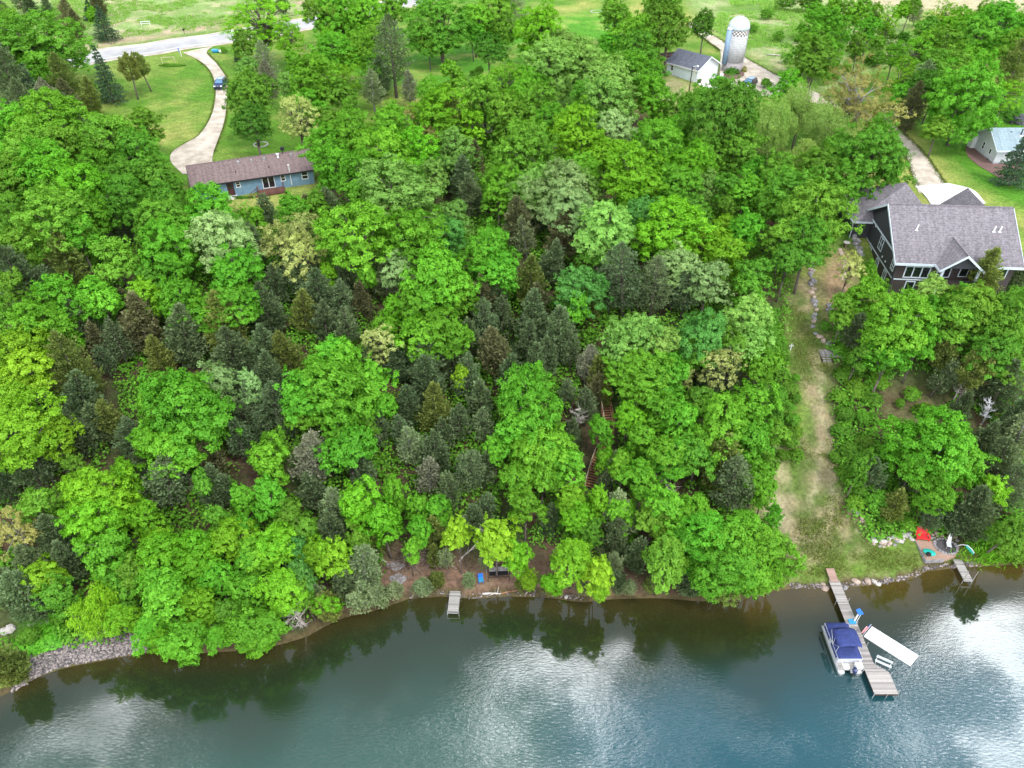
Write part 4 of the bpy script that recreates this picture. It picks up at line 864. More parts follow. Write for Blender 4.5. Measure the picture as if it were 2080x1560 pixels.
MB().tube((hx0-.5, hy0-.5, 4.8), (hx0-.2, hy0-.1, 3.6), .07).tube((hx0-.2, hy0-.1, 3.6), (hx0-.3, hy0-.3, .6), .07).tube((hx0-.3, hy0-.3, .6), (hx0-2.0, hy0-1.0, .3), .07).build('downspout', M['trim'], lake)
dxx = LX*.91
g_ = MB(); ze3, zt3 = 5.6, 8.75; y0, y1 = W/2+.6, W+3
g_.slab([(dxx-2.6, y1, ze3), (dxx-2.6, y0+5, ze3), (dxx, y0, zt3), (dxx, y1-1, zt3)][::-1], .16); g_.slab([(dxx, y1-1, zt3), (dxx, y0, zt3), (dxx+2.6, y0+5, ze3), (dxx+2.6, y1, ze3)][::-1], .16); g_.build('rear_gable_roof', M['roof_grey'], lake)
MB().box(dxx-3, dxx+3, W+.02, W+2.6, 0, 5.55).build('rear_gable_wall', M['charcoal'], lake)
# ---- white garage
G0 = P(1414, 168); 
gA, gB = P(1414, 168), P(1468, 151); gL = P(1376, 142)
rz, Lg = local_frame(gA, gB); Wg = float(np.hypot(*(gL-gA)[:2])); ez = max(ground(*gA[:2]), ground(*gB[:2]))
gar = empty('garage', (gA[0], gA[1], ez), rz, 'small white garage with a dark grey gable roof beside the silo', 'garage')
Lg = min(Lg, 7.6); Wg = 8.4; HG = 2.75; RG = 2.0
MB().box(0, Lg, 0, Wg, -1, HG).prism([(0, HG+.001), (Lg, HG+.001), (Lg/2, HG+RG)], 'y', .0, Wg).build('wall', M['garage_white'], gar)
MB().box(-.05, 0, 0, Wg, -.9, HG).build('side_wall', M['garage_shade'], gar)
g_ = MB(); o_ = .45; s_ = RG/(Lg/2)
g_.slab([(-o_, -o_, HG-s_*o_+.15), (Lg/2, -o_, HG+RG+.15), (Lg/2, Wg+o_, HG+RG+.15), (-o_, Wg+o_, HG-s_*o_+.15)], .14); g_.slab([(Lg/2, -o_, HG+RG+.15), (Lg+o_, -o_, HG-s_*o_+.15), (Lg+o_, Wg+o_, HG-s_*o_+.15), (Lg/2, Wg+o_, HG+RG+.15)], .14); g_.build('roof', M['roof_slate'], gar)
f_ = MB(); f_.prism([(-o_, HG-s_*o_+.18), (Lg/2, HG+RG+.18), (Lg/2, HG+RG-.1), (-o_, HG-s_*o_-.1)], 'y', -o_-.06, -o_); f_.prism([(Lg/2, HG+RG+.18), (Lg+o_, HG-s_*o_+.18), (Lg+o_, HG-s_*o_-.1), (Lg/2, HG+RG-.1)], 'y', -o_-.06, -o_)
f_.box(-o_-.06, -o_, -o_, Wg+o_, HG-s_*o_-.1, HG-s_*o_+.17).build('fascia', M['white'], gar)
dr = MB().box(.8, Lg-.9, -.05, 0, .02, 2.35).build('garage_door', M['white'], gar)
l_ = MB()
for i in range(1, 4): l_.box(.85, Lg-.95, -.062, -.05, i*.58, i*.58+.025)
l_.build('door_grooves', M['trim'], dr)
window(gar, Wg*.78, 1.2, .8, 1.1, -.05, 'white', face='x', rows=2)
for x in (.35, Lg-.5): 
    pt = empty('flower_pot', Vector((gA[0], gA[1], ez))+Vector((math.cos(rz)*x+math.sin(rz)*.7, math.sin(rz)*x-math.cos(rz)*.7, 0)), 0, 'dark flower pot beside the %s edge of the white garage door' % ('left' if x < 1 else 'right'), 'flower pot')
    MB().rings([circ(0, 0, 0, .22), circ(0, 0, .4, .32)]).build('pot', M['dark'], pt)
    g = np.random.default_rng(4); d = sph(g, 120, -.2); me = leafmesh('plant', d*.38+np.array([0, 0, .55]), d, .09, .7, None, 3); me.materials.append(FOL['greybrown']); o = bpy.data.objects.new('plant', me); C.objects.link(o); o.parent = pt
for i, (px, py, s, lab) in enumerate([(1379, 142, (2.2, 1.0, .5), 'dark covered stack beside the left wall of the white garage, farther one'), (1394, 154, (1.9, 1.2, .8), 'black tarpaulin heap beside the left wall of the white garage, nearer one')]):
    p = P(px, py); e = MB(); n = 14; e.rings([circ(0, 0, 0, s[0]/2, n, ry=s[1]/2), circ(.05, 0, s[2]*.6, s[0]*.45, n, ry=s[1]*.42), circ(0, .05, s[2], s[0]*.3, n, ry=s[1]*.22)])
    o = e.build('tarp_heap', M['dark'], None, True, label=lab, cat='tarpaulin'); o.location = (p[0], p[1], ground(p[0], p[1])-.05); o.rotation_euler[2] = rz+1.4
p = P(1388, 149); o = MB().rings([circ(0, 0, 0, .35), circ(0, 0, .7, .35), circ(0, 0, .8, .2)]).build('barrel', M['white'], None, True, label='round white container between the two dark heaps by the garage', cat='barrel'); o.location = (p[0], p[1], ground(*p[:2]))
# ---- silo
s0 = P(1486, 143); sr = 2.25; SH_ = 9.3
silo = empty('silo', (s0[0], s0[1], ground(*s0[:2])-.1), .0, 'tall white stave silo with a shiny domed metal roof beside the drive', 'silo')
def cyl(r, z0, z1, n=48): return MB().rings([circ(0, 0, z0, r, n), circ(0, 0, z1, r, n)])
cyl(sr+.03, -.4, 2.1).build('base', M['staverust'], silo, True); cyl(sr, 2.1, SH_-1.4).build('wall', M['stave'], silo, True)
ck = MB(); cd2 = MB(); n = 36
for k_ in range(4):
    for i in range(n):
        a0, a1 = 2*math.pi*i/n, 2*math.pi*(i+1)/n; z0_, z1_ = SH_-1.4+k_*.35, SH_-1.05+k_*.35
        (ck if (i+k_) % 2 else cd2).quad(*[(math.cos(a)*sr, math.sin(a)*sr, z) for a, z in ((a0, z0_), (a1, z0_), (a1, z1_), (a0, z1_))])
ck.build('check_band', M['rust'], silo); cd2.build('check_band', M['white'], silo)
h_ = MB()
for i in range(22):
    z = .5+i*.36
    a = circ(0, 0, z, sr+.05, 40); b2 = circ(0, 0, z+.06, sr+.05, 40); h_.rings([a, b2], False)
h_.build('hoops', M['block'], silo)
dome = [circ(0, 0, SH_+2.35*math.sin(t_), max((sr+.12)*math.cos(t_), .02), 48) for t_ in np.linspace(0, math.pi/2, 12)]
dm = MB().rings([circ(0, 0, SH_-.15, sr+.12, 48)]+dome).build('dome_roof', M['tin'], silo, True)
rb = MB()
for i in range(24):
    a = 2*math.pi*i/24; rb.path([(math.cos(a)*(sr+.13)*math.cos(t_), math.sin(a)*(sr+.13)*math.cos(t_), SH_+2.37*math.sin(t_)) for t_ in np.linspace(0, 1.5, 7)], [.02]*7, 3)
rb.build('roof_ribs', M['tin'], dm)
ca = R(205); cdx, cdy = math.cos(ca), math.sin(ca)
MB().rings([circ(cdx*(sr+.25), cdy*(sr+.25), 1.9, .62, 14), circ(cdx*(sr+.25), cdy*(sr+.25), SH_-.1, .62, 14)]).build('chute', M['chute'], silo, True)
MB().rings([circ(cdx*(sr+.25), cdy*(sr+.25), SH_-.1, .68, 14), circ(cdx*(sr+.1), cdy*(sr+.1), SH_+.2, .6, 14)]).build('chute_cap', M['white'], silo, True)
l_ = MB()
for i in range(18): l_.box(-.18, .18, -.03, .03, .5+i*.45, .55+i*.45)
l_.box(-.2, -.17, -.03, .03, .4, SH_-.3).box(.17, .2, -.03, .03, .4, SH_-.3); ld = l_.build('ladder', M['steel'], silo); ld.location = (math.cos(-.35)*(sr+.15), math.sin(-.35)*(sr+.15), 0); ld.rotation_euler[2] = -.35+math.pi/2
# ---- pale grey house at the right edge
A = P(2026, 307, 2.6); B = P(2120, 307, 2.6); zb = ground(A[0], A[1])
gh = empty('grey_house', (A[0]+.4, A[1]+.5, zb), 0, 'pale grey bungalow with a blue-grey roof at the right edge of the photo', 'house')
LXg, Wgh = 13.0, 7.8
MB().box(0, LXg, 0, Wgh, .35, 2.75).prism([(0, 2.751), (Wgh, 2.751), (Wgh/2, 5.0)], 'x', .02, LXg-.02).build('wall', M['greyside'], gh)
MB().box(.04, LXg-.04, .04, Wgh-.04, -.8, .349).build('foundation', M['block'], gh)
r_ = MB(); gable_roof(r_, 0, LXg, 0, Wgh, 2.76, 2.25, .5, .16, .45); roof = r_.build('roof', M['roof_teal'], gh); k_ = MB(); rakes(k_, 0, LXg, 0, Wgh, 2.76, 2.25, .5, .16, .45, h=.24); k_.build('fascia', M['trim'], gh)
MB().tube((4.6, 2.6, 4.3), (4.6, 2.6, 5.4), .11).build('flue', M['dark'], roof); MB().box(4.2, 5.0, 2.2, 3.0, 4.0, 4.3).build('flue_base', M['white'], roof); MB().box(2.9, 3.2, 3.0, 3.3, 4.4, 4.75).build('roof_vent', M['dark'], roof)
window(gh, 4.1, 1.1, .7, 1.3, 0, 'white', face='x', rows=2, fw=.08); window(gh, 1.6, 1.1, .7, 1.0, 0, 'white', face='x', fw=.08); window(gh, 1.4, 1.3, 1.3, 1.2, 0, 'white', rows=2)
for y in (1.6, 5.2): window(gh, y, -.1, .6, .35, .03, 'dark', face='x', fw=.04)
MB().box(-.8, 0, Wgh-.9, Wgh+.3, .3, 2.4).build('porch', M['white'], gh)
bd = gpoly([(1960, 300), (1975, 283), (1990, 290), (2010, 315), (2030, 335), (2080, 340), (2072, 362), (2050, 372), (2010, 350), (1985, 335), (1966, 318)])
def patch(name, poly, off, m, **kw):
    mb = MB(); cx_, cy_ = np.mean([p[0] for p in poly]), np.mean([p[1] for p in poly]); pl = cat(list(poly)+[poly[0]], 4)[:-1]; n = len(pl); K = 6
    rings = [[(cx_+(p[0]-cx_)*k/K, cy_+(p[1]-cy_)*k/K, float(T(cx_+(p[0]-cx_)*k/K, cy_+(p[1]-cy_)*k/K))+off) for p in pl] for k in range(1, K+1)]
    mb.rings(rings[::-1], False); b = len(mb.v); mb.v.append((cx_, cy_, ground(cx_, cy_)+off)); s = b-n
    for i in range(n): mb.f.append((s+i, s+(i+1) % n, b))
    return tag(mb.build(name, m), **kw)
patch('flower_bed', bd, .06, M['mulch'], kind='structure')
patch('silo_weed_bed', gpoly([(1468, 160), (1475, 142), (1500, 138), (1512, 152), (1500, 160), (1484, 164)]), .13, M['mulch'], kind='structure')
# ================================================================ trees
# photo pixel of the crown centre, crown half-width in photo pixels, type [, height factor]
TR = """
75 78 84 g;12 30 18 c;40 2 18 c;128 32 22 o;152 50 20 o;178 22 15 s;200 8 18 o;186 20 12 y;208 48 27 s;215 155 32 s 1.05;262 140 20 n;292 132 17 n
66 185 30 s;132 165 32 t;22 165 42 c;135 212 26 o;150 250 30 c;102 205 24 H;50 225 34 c;182 200 22 t
530 3 12 c;572 6 15 c;525 42 66 A;580 68 30 A;495 85 22 G 1.3;482 108 9 s;500 130 24 p;545 140 30 h;455 102 7 r;545 175 26 H
503 195 52 G;515 250 38 G;600 230 44 q;655 22 38 g;690 15 44 b;742 22 48 b;795 12 34 g;660 70 22 A
677 101 44 b;740 88 34 b;634 158 52 b;692 150 30 A;799 122 46 c 1.0;770 160 24 c;757 188 24 h;832 185 20 H;712 214 16 s
895 36 60 g;965 34 36 b;1008 16 44 g;1050 30 30 h;993 100 33 G;1096 52 50 y;925 142 27 b 1.2;966 150 15 r;1025 160 40 A;1000 175 22 g
1112 125 58 p;1178 120 52 p;1236 160 52 p;1290 150 48 b;1068 165 35 b;1150 85 30 p;1335 190 42 b
1292 68 50 b;1300 98 38 g;1362 48 60 G;1432 48 28 G;1250 20 30 g;1340 12 38 g
829 232 25 O;860 228 30 A;862 266 20 O;905 220 50 y;880 182 32 b;985 192 48 g;1036 226 42 g;1100 215 46 g;1060 185 35 b
720 262 50 b;782 248 45 b;665 290 44 b;702 330 48 b;780 300 56 b;842 308 46 y;925 262 38 t;950 250 30 y
995 258 26 k;920 305 42 p;1056 300 72 g;1172 262 52 y;1120 250 40 b;1240 205 55 p;1195 200 40 g;1243 252 42 P;1233 304 34 y;1187 332 38 b;1205 370 34 p
1130 385 60 P;1082 372 44 p;1012 372 42 b;802 387 72 p;742 352 46 b;740 385 36 g;875 350 30 p
912 342 30 o;942 372 30 c;872 412 25 o;966 318 16 o;960 400 28 c
1326 280 52 b;1292 312 28 p;1475 236 76 G;1500 300 40 g;1440 300 36 g;1384 212 36 g;1366 262 36 b;1430 195 30 g;1455 175 26 b
1592 180 36 b;1630 212 40 w;1577 245 40 w;1690 248 44 w;1640 300 26 w;1540 222 20 g;1672 222 16 w
1413 320 44 y;1280 345 62 y;1377 368 44 b;1431 366 26 p;1291 392 34 y;1318 430 40 l;1416 428 36 g;1366 458 62 y;1428 488 42 y;1478 440 20 Y;1475 413 22 g;1529 452 36 b;1472 510 42 y;1377 530 42 P;1437 562 42 P;1533 548 36 g
1607 385 58 g;1652 425 68 g;1642 490 50 g;1596 470 40 g;1600 525 30 G;1560 400 32 g;1510 375 34 b;1480 372 30 g;1540 345 32 b
1768 308 74 g .9;1657 333 44 g;1620 400 36 g;1572 345 40 g;1700 300 40 g;1815 340 24 b;1712 360 40 g
1665 64 52 b;1657 105 42 g;1600 6 20 d;1640 8 22 d;1744 18 28 b;1706 14 26 b;1770 48 22 b;1812 34 24 A;1800 70 20 r;1840 80 16 d;1862 30 17 h;1888 46 22 g;1921 20 24 A;1950 40 28 y;2031 46 52 b;2070 52 34 b
1990 70 44 g;1857 104 42 A;1921 106 48 g;1836 145 32 A;1890 135 36 g;1876 176 34 G;1970 172 70 b;1908 256 26 g .85;1739 185 68 O;1700 215 36 q;1816 226 32 O;1855 185 34 c;1852 222 30 o;1780 250 22 A
2059 146 38 t;2067 100 40 g;2072 240 14 v;2056 232 20 d;2074 322 36 s;1734 116 12 d;1782 122 18 d;1766 118 12 d;2050 185 30 A;1700 150 14 r;1655 135 22 G
337 440 56 g;337 488 60 b;412 425 54 b;237 520 44 g;310 556 30 g;450 478 62 P;100 440 66 g;32 488 42 g;155 462 40 b;207 448 28 o;250 452 32 c;137 530 36 t;55 562 44 c;20 560 26 g
125 597 46 b;62 652 58 b;125 665 32 b;207 600 44 b;295 597 38 y;262 628 26 o;175 662 34 c;287 662 42 o;375 602 48 b;475 562 58 m;425 627 40 b;476 615 48 m;375 690 42 c;462 665 46 t;475 725 40 c;420 660 28 c
25 712 58 Y;62 738 46 Y;155 755 50 t 1.1;325 732 30 t;245 700 32 c;110 720 26 c;215 735 22 c;200 700 24 o
80 240 62 b;20 250 48 b;140 290 52 g;60 300 56 g;235 275 62 g;290 300 46 g;190 330 40 b;85 345 62 b;150 370 60 y;20 360 50 g;240 360 46 g;298 352 38 g;265 390 52 g;30 415 44 g;175 425 42 b;292 244 32 g;325 400 34 g;110 390 44 g;345 368 20 g
595 425 36 b;540 437 22 c;635 440 26 o;672 430 28 c;640 410 24 g;615 455 42 q;557 480 40 q;620 500 48 q;660 546 20 Y;505 440 26 b;520 505 30 c
745 475 72 m;832 473 68 m;920 464 30 l;920 422 30 p;982 502 48 b;1008 540 44 b;800 532 36 P;740 550 24 b;882 562 70 m;930 590 40 m;845 602 50 m;907 664 52 m;845 690 44 m;782 670 28 b
702 562 34 c;782 570 28 h;607 562 36 c;737 620 24 o;782 617 25 y;775 676 36 q;615 637 30 t;645 612 38 c;545 637 36 c;707 672 26 c;590 725 32 t;535 712 36 c;690 610 28 c;640 560 26 c;560 590 28 c;660 660 28 c;500 650 26 c
975 614 32 o;987 664 32 c;1007 714 36 o;857 738 40 c;920 727 32 c;925 752 16 Y;770 727 26 c;1010 605 26 c;960 690 26 c;810 740 26 c;1020 650 26 c
1215 455 60 p;1150 412 48 P;1322 448 42 l;1140 483 34 o;1058 460 34 o;1100 432 30 c;1180 420 30 o;1072 488 26 h;1170 570 46 l;1160 610 30 b;1272 576 52 c;1328 588 44 c;1240 560 30 c;1077 582 34 t;1115 542 30 c;1077 650 36 c;1135 687 40 c;1190 625 28 t;1070 702 30 c;1100 620 26 o;1225 600 28 c;1210 500 28 g
1272 672 58 p;1338 690 42 p;1302 738 56 b;1340 765 48 b;1430 675 54 l;1390 600 32 c;1510 637 48 p;1540 692 44 p;1527 590 36 g;1465 730 40 q;1390 750 22 q;1400 705 34 g;1480 760 34 c;1490 700 34 g;1550 740 36 b;1430 780 26 c
1190 740 28 H;1220 764 26 t;1160 715 26 c;1085 745 30 c;1030 760 28 c;1110 730 28 c;1240 720 20 c
1096 806 70 b;1066 865 46 b;1070 920 48 b;1112 905 56 b;1132 930 42 b;1068 1018 34 b;1100 960 40 b;1050 960 34 b;1040 830 28 g
1207 794 20 o;1174 850 22 k;1190 830 26 c;1277 828 28 y;1234 856 25 b;1222 985 16 h;1226 918 14 b;1232 800 16 t;1294 876 22 h;1246 952 26 h;1236 915 14 y;1160 885 20 c;1150 800 20 c
1345 822 40 b;1388 842 44 b;1341 912 42 b;1377 924 38 b;1472 848 58 b;1528 822 48 b;1537 890 44 b;1542 948 34 b;1467 946 46 t;1488 985 46 c;1305 973 38 b;1420 905 40 g;1420 800 34 g;1270 930 26 b;1310 880 30 b;1340 968 30 k
1165 995 28 Y;1167 1043 32 y;1207 1015 28 y;1249 1057 40 h;1243 1098 34 c;1361 1030 50 b;1319 1043 38 g;1411 1030 42 b;1347 1126 50 g;1444 1070 56 b;1514 1085 62 b;1486 1130 62 b;1590 1120 30 w;1470 1180 34 w;1556 1118 58 b;1528 1160 52 b;1400 1090 40 b;1440 1160 36 b;1270 1020 30 b;1291 1130 26 c;1205 1070 24 g
1165 1126 46 y;1207 1145 34 Y;1062 1128 32 y;1216 1185 22 Y;1130 1170 24 y;1078 1165 18 Y;1110 1060 22 c;1250 1150 20 h
682 800 80 m;640 790 50 m;702 742 46 m;760 770 40 m;660 712 40 b;705 900 48 m;690 860 40 m;780 810 26 m;625 830 34 m
545 935 42 b;537 1000 38 b;560 890 26 b;625 937 42 H 1.1;737 1000 42 y;782 1050 40 y;770 875 28 c;837 825 30 c;840 912 30 h;882 837 34 t 1.15;885 925 32 c;870 975 28 H;945 950 36 c;932 862 28 c;945 775 32 c;977 812 28 c;870 775 38 c;1007 900 26 b;807 987 26 b;845 1020 25 b;895 1020 26 b;857 1062 24 b;882 1087 26 t;820 880 26 c;900 890 24 c;985 870 26 c;920 1000 24 c;980 960 24 c
675 1037 36 h;682 1087 32 c;557 1087 42 y;607 1112 28 l;665 1112 28 y;932 1088 30 Y;1007 1087 42 Y;968 1060 26 c;985 1035 24 c;640 1000 28 c;590 1030 28 g;620 1070 28 g;730 1085 26 g;760 1110 22 t
545 775 34 c;557 837 38 c;520 810 30 c;500 850 26 c;590 860 26 c;745 840 24 g;740 960 28 c;530 870 24 c
362 825 84 b;362 905 50 b;310 800 40 b;437 772 40 P;500 777 28 P;400 780 36 b;410 860 40 b;310 870 34 b
50 862 78 Y;30 800 40 Y;95 880 44 Y;162 812 38 c;220 862 28 t;162 887 32 c;262 900 32 c;62 957 40 c;200 870 28 c;120 930 28 c;487 812 34 c;487 900 30 c;430 937 30 o;487 995 26 b;200 987 58 y;187 1050 58 y;287 1042 34 y;212 1105 46 b;142 945 24 g;75 1025 40 g;22 1062 42 O;330 990 44 c;430 1000 36 c;400 970 24 g;250 955 30 y;10 985 26 c;285 975 24 c;290 930 24 c
462 1078 42 y;375 1112 42 y;325 1100 34 y;112 1090 36 c;440 1040 26 g;500 1060 26 b;520 1110 36 b;60 1150 34 c;150 1140 34 c
84 1172 40 Y .8;172 1225 46 W;60 1205 44 c;20 1200 34 c;120 1200 34 g;323 1122 50 y;400 1138 40 y;332 1208 56 b;409 1222 34 y;354 1315 42 b;538 1106 38 y;563 1189 44 y;523 1270 50 b;508 1325 32 b;437 1280 26 b;609 1252 36 k;477 1198 34 b;246 1255 34 y;290 1265 34 b;18 1345 34 t;8 1388 26 t;380 1270 34 b;310 1290 26 y;460 1240 28 g;120 1250 22 r;60 1290 22 r;240 1190 36 g;270 1150 40 g;440 1150 32 b;490 1140 30 b
648 1116 30 y;663 1140 34 Y;673 1205 22 y;611 1154 28 l;735 1160 40 h;769 1255 26 h;667 1235 30 t;723 1240 28 h;858 1228 22 h;888 1180 16 t;952 1180 16 h;700 1190 28 c;620 1190 26 g;690 1060 24 c;1121 1222 24 t;1283 1240 18 h;987 1142 16 h;1400 1185 26 c;1340 1190 22 c;740 1215 24 h;590 1225 22 c;640 1215 22 h;1260 1180 20 c;800 1222 20 h;1330 1212 18 t;1180 1205 16 h;1060 1195 14 t;905 1130 18 h;830 1100 20 b;880 1130 16 t
1730 532 28 q;1768 546 18 b;1761 602 42 b;1720 620 28 g;1831 655 68 m;1800 722 40 m;1870 690 34 m;1901 592 36 p;1950 600 36 b;1995 615 54 g;2040 650 54 g;2007 690 50 g;1930 640 44 g;1995 556 34 t;2070 562 24 c;2060 610 36 g;1730 672 28 c;1880 620 34 b
1917 720 22 n;1971 753 32 n 1.1;2033 780 38 c;2052 1000 36 c;1948 790 18 k;2007 836 20 K;1911 910 78 b;1860 930 36 b;1960 930 44 b;1912 985 42 b;2015 992 28 Y;1818 1026 26 t;1776 1015 28 r;1748 938 26 g;1780 970 26 c;2034 950 40 c;1982 1042 42 c;2064 900 40 h;2060 850 34 c;2060 1072 36 g;2000 1085 26 r;2040 1110 22 r;2070 1120 24 r;1845 1070 18 r;1950 1060 28 c;1890 1055 22 c;1850 970 24 c;2030 890 30 c;1905 770 26 c;1950 830 22 c;2050 730 34 g;2000 900 26 c;1810 860 14 r;1850 800 16 r;1880 835 18 d;1830 820 12 r
1712 760 20 d;1740 745 22 d;1730 790 22 r;1708 810 18 r;1720 840 20 d;1750 850 20 r;1712 880 18 r;1725 915 20 d;1700 930 14 r;1760 895 20 d;1720 965 18 r;1745 990 20 d;1735 1025 18 r;1790 780 20 r;1770 810 18 d;1800 1060 16 d;1680 662 14 d;1700 640 12 d;1745 710 22 g
1582 690 16 r;1590 730 16 d;1582 760 20 r;1600 790 18 d;1588 825 20 r;1606 850 18 r;1600 890 22 d;1575 870 24 g;1612 925 16 r;1560 720 26 g;1570 800 30 g;1575 1010 0 r
1572 640 20 g;1566 680 20 b;1582 660 12 d;1588 705 12 r;1612 770 12 r;1618 810 14 d;1620 880 14 r;1608 900 18 r;1590 930 16 d;1548 700 26 g;1552 660 24 g;1555 985 26 b;1560 930 26 g;1574 1040 18 b
1560 30 12 r;1530 60 10 r;1640 70 18 r;1580 75 12 r;1600 120 12 r;1625 150 12 r;1560 170 12 r;1700 60 22 g;1690 90 18 r;1750 80 20 g;1780 90 18 r;1820 105 20 g;1720 140 12 r;1830 180 22 b;1900 170 30 g;2000 30 30 g;1900 80 24 b;1985 110 26 b;1780 20 18 g;1830 10 16 y;1850 8 16 g;1660 20 20 b;1690 10 16 g
870 70 26 g;1020 60 20 g;960 60 20 b;770 60 26 g;720 50 22 b;700 120 26 b;600 120 22 b;580 160 22 p;620 200 26 b;650 230 30 b;700 190 30 g;760 130 22 g;1060 220 34 b;1330 140 22 g;1240 90 28 b;640 180 22 g;665 240 30 g
20 45 34 g;110 110 30 g;30 110 36 g;80 130 30 b;160 185 18 d;190 175 14 r;60 10 16 c;95 20 16 c;10 150 30 c;90 160 24 s
"""
for row in TR.replace('\n', ';').split(';'):
    q = row.split()
    if len(q) < 4 or float(q[2]) <= 0: continue
    tree(float(q[0]), float(q[1]), float(q[2]), q[3], float(q[4]) if len(q) > 4 else 1.0)

# ================================================================ vehicles
def car(px, py, rz, paint, label, kind='suv'):
    p = P(px, py); e = empty('parked_car', (p[0], p[1], ground(*p[:2])+.12), rz, label, 'car')
    # local: front towards -y, width x
    prof = [(-2.35, .35), (-2.4, .75), (-2.25, 1.02), (-1.25, 1.15), (-.55, 1.72), (1.7, 1.75), (2.25, 1.2), (2.35, .8), (2.3, .35)]
    b = MB(); rings = []
    for (x, s) in ((-.95, .93), (-.9, 1.0), (.9, 1.0), (.95, .93)): rings.append([(x*(1 if z < 1.2 else .84), y*s, z if z < 1.2 else z*(.99 if abs(x) < .92 else .97)) for (y, z) in prof])
    b.rings(rings); b.build('body', paint, e, False, .05)
    w2 = MB(); w2.quad((-.78, -1.24, 1.18), (.78, -1.24, 1.18), (.68, -.62, 1.69), (-.68, -.62, 1.69)); w2.v = [(x, y-.02, z+.02) for x, y, z in w2.v]; w2.build('windscreen', M['carglass'], e)
    w2 = MB(); w2.quad((-.70, 1.74, 1.70), (.70, 1.74, 1.70), (.78, 2.24, 1.24), (-.78, 2.24, 1.24)); w2.v = [(x, y+.02, z+.02) for x, y, z in w2.v]; w2.build('rear_window', M['carglass'], e)
    MB().box(-.6, .6, -.45, 1.4, 1.72, 1.77).build('roof_glass', M['carglass'], e)
    for s in (-1, 1):
        w2 = MB(); w2.prism([(-1.05, 1.2), (-.5, 1.64), (1.55, 1.66), (1.95, 1.22)], 'x', s*.86-.03, s*.86+.03); w2.build('side_window', M['glass'], e)
        MB().box(s*.72-.2, s*.72+.2, -2.43, -2.3, .78, .98).build('headlight', M['lamp'], e); MB().box(s*1.08-.12, s*1.08+.12, -1.0, -.85, 1.12, 1.28).build('mirror', paint, e)
        for y in (-1.45, 1.45):
            wh = MB().rings([circ(s*.86-.12, y, .36, .37, 16, 'x'), circ(s*.86+.12, y, .36, .37, 16, 'x')]).build('wheel', M['black'], e, True); MB().rings([circ(s*.86+s*.12, y, .36, .2, 12, 'x'), circ(s*.86+s*.14, y, .36, .18, 12, 'x')]).build('rim', M['alu'], wh)
    MB().box(-.5, .5, -2.44, -2.36, .5, .75).build('grille', M['black'], e)
    return e
car(450, 178, R(4), M['carblue'], 'dark blue car driving down the gravel drive towards the blue house')
car(1521, 177, R(-38), M['carblack'], 'black car with a pale blue windscreen parked near the silo')
# long trailer behind the garage
p = P(1352, 122); tr = empty('hay_wagon', (p[0], p[1], ground(*p[:2])), R(22), 'long dark wagon with boards standing left of the white garage', 'wagon')
MB().box(-3.6, 3.2, -1.1, 1.1, .75, .9).build('bed', M['wood_dark'], tr); MB().box(-3.6, 3.2, -1.15, -1.05, .9, 1.35).build('side_board', M['maroon'], tr); MB().box(-3.6, 3.2, 1.05, 1.15, .9, 1.35).build('side_board', M['wood_dark'], tr); MB().box(-3.7, -3.6, -1.1, 1.1, .9, 1.6).build('end_board', M['maroon'], tr)
for x in (-2.3, 2): 
    for y in (-1, 1): MB().rings([circ(x, y-.12, .4, .4, 14, 'y'), circ(x, y+.12, .4, .4, 14, 'y')]).build('wheel', M['black'], tr, True)
# clothes-line frame near the garage
p = P(1347, 138); cl = empty('clothes_line', (p[0], p[1], ground(*p[:2])), R(20), 'white clothes line frame standing left of the garage by the dark wagon', 'clothes line')
MB().tube((0, 0, 0), (0, 0, 2.1), .05).build('post', M['white'], cl); MB().tube((4.6, 0, 0), (4.6, 0, 2.1), .05).build('post', M['white'], cl); MB().tube((0, 0, 2.1), (4.6, 0, 2.1), .03).tube((0, -.5, 2.05), (0, .5, 2.05), .04).build('crossbar', M['white'], cl)
# yard lights
def yard_light(px, py, h, lab, arm=1.0, wood=False):
    p = P(px, py); e = empty('yard_light', (p[0], p[1], ground(*p[:2])), 0, lab, 'lamp post')
    MB().tube((0, 0, -.2), (0, 0, h), .13, .09, 8).build('pole', M['wood_pale'] if wood else M['wood_dark'], e); MB().tube((0, 0, h-.1), (arm, 0, h+.1), .045).build('arm', M['white'], e); MB().rings([circ(arm, 0, h-.1, .24, 12), circ(arm, 0, h+.15, .12, 12)]).build('lamp', M['lamp'], e, True)
yard_light(1398, 196, 6.2, 'tall pole with a white lamp arm in front of the white garage', 1.1)
yard_light(586, 232, 6.0, 'wooden pole with a white lamp behind the blue house drive', -.7, True)
p = P(1402, 195); e = MB().tube((0, 0, -.2), (0, 0, 5.9), .09, .07, 8).build('utility_post', M['wood_pale'], None, label='pale post standing right beside the dark lamp pole by the garage', cat='post'); e.location = (p[0]+.25, p[1], ground(*p[:2]))
# ================================================================ lake side
# main dock
ZD = .65
Lq = [plane_pt(*q, ZD) for q in ((1683.5, 1179), (1777, 1411))]; u_ = Vector(tuple(Lq[1]-Lq[0])); DL = u_.length; rz = math.atan2(u_.y, u_.x)
e = empty('long_dock', (Lq[0][0], Lq[0][1], 0), rz, 'long weathered plank dock beside the pontoon boat', 'dock')
def W2L(px, py, z, em):
    q = plane_pt(px, py, z); v = Vector((q[0]-em.location[0], q[1]-em.location[1], 0)); c_, s_ = math.cos(-em.rotation_euler[2]), math.sin(-em.rotation_euler[2]); return (v.x*c_-v.y*s_, v.x*s_+v.y*c_)
wd = W2L(1705, 1179, ZD, e)[1]; j0 = W2L(1775, 1347, ZD, e); j1 = W2L(1806, 1365, ZD, e); j2 = W2L(1825, 1410, ZD, e)
wd = abs(j0[1]); we = abs(j1[1]); 
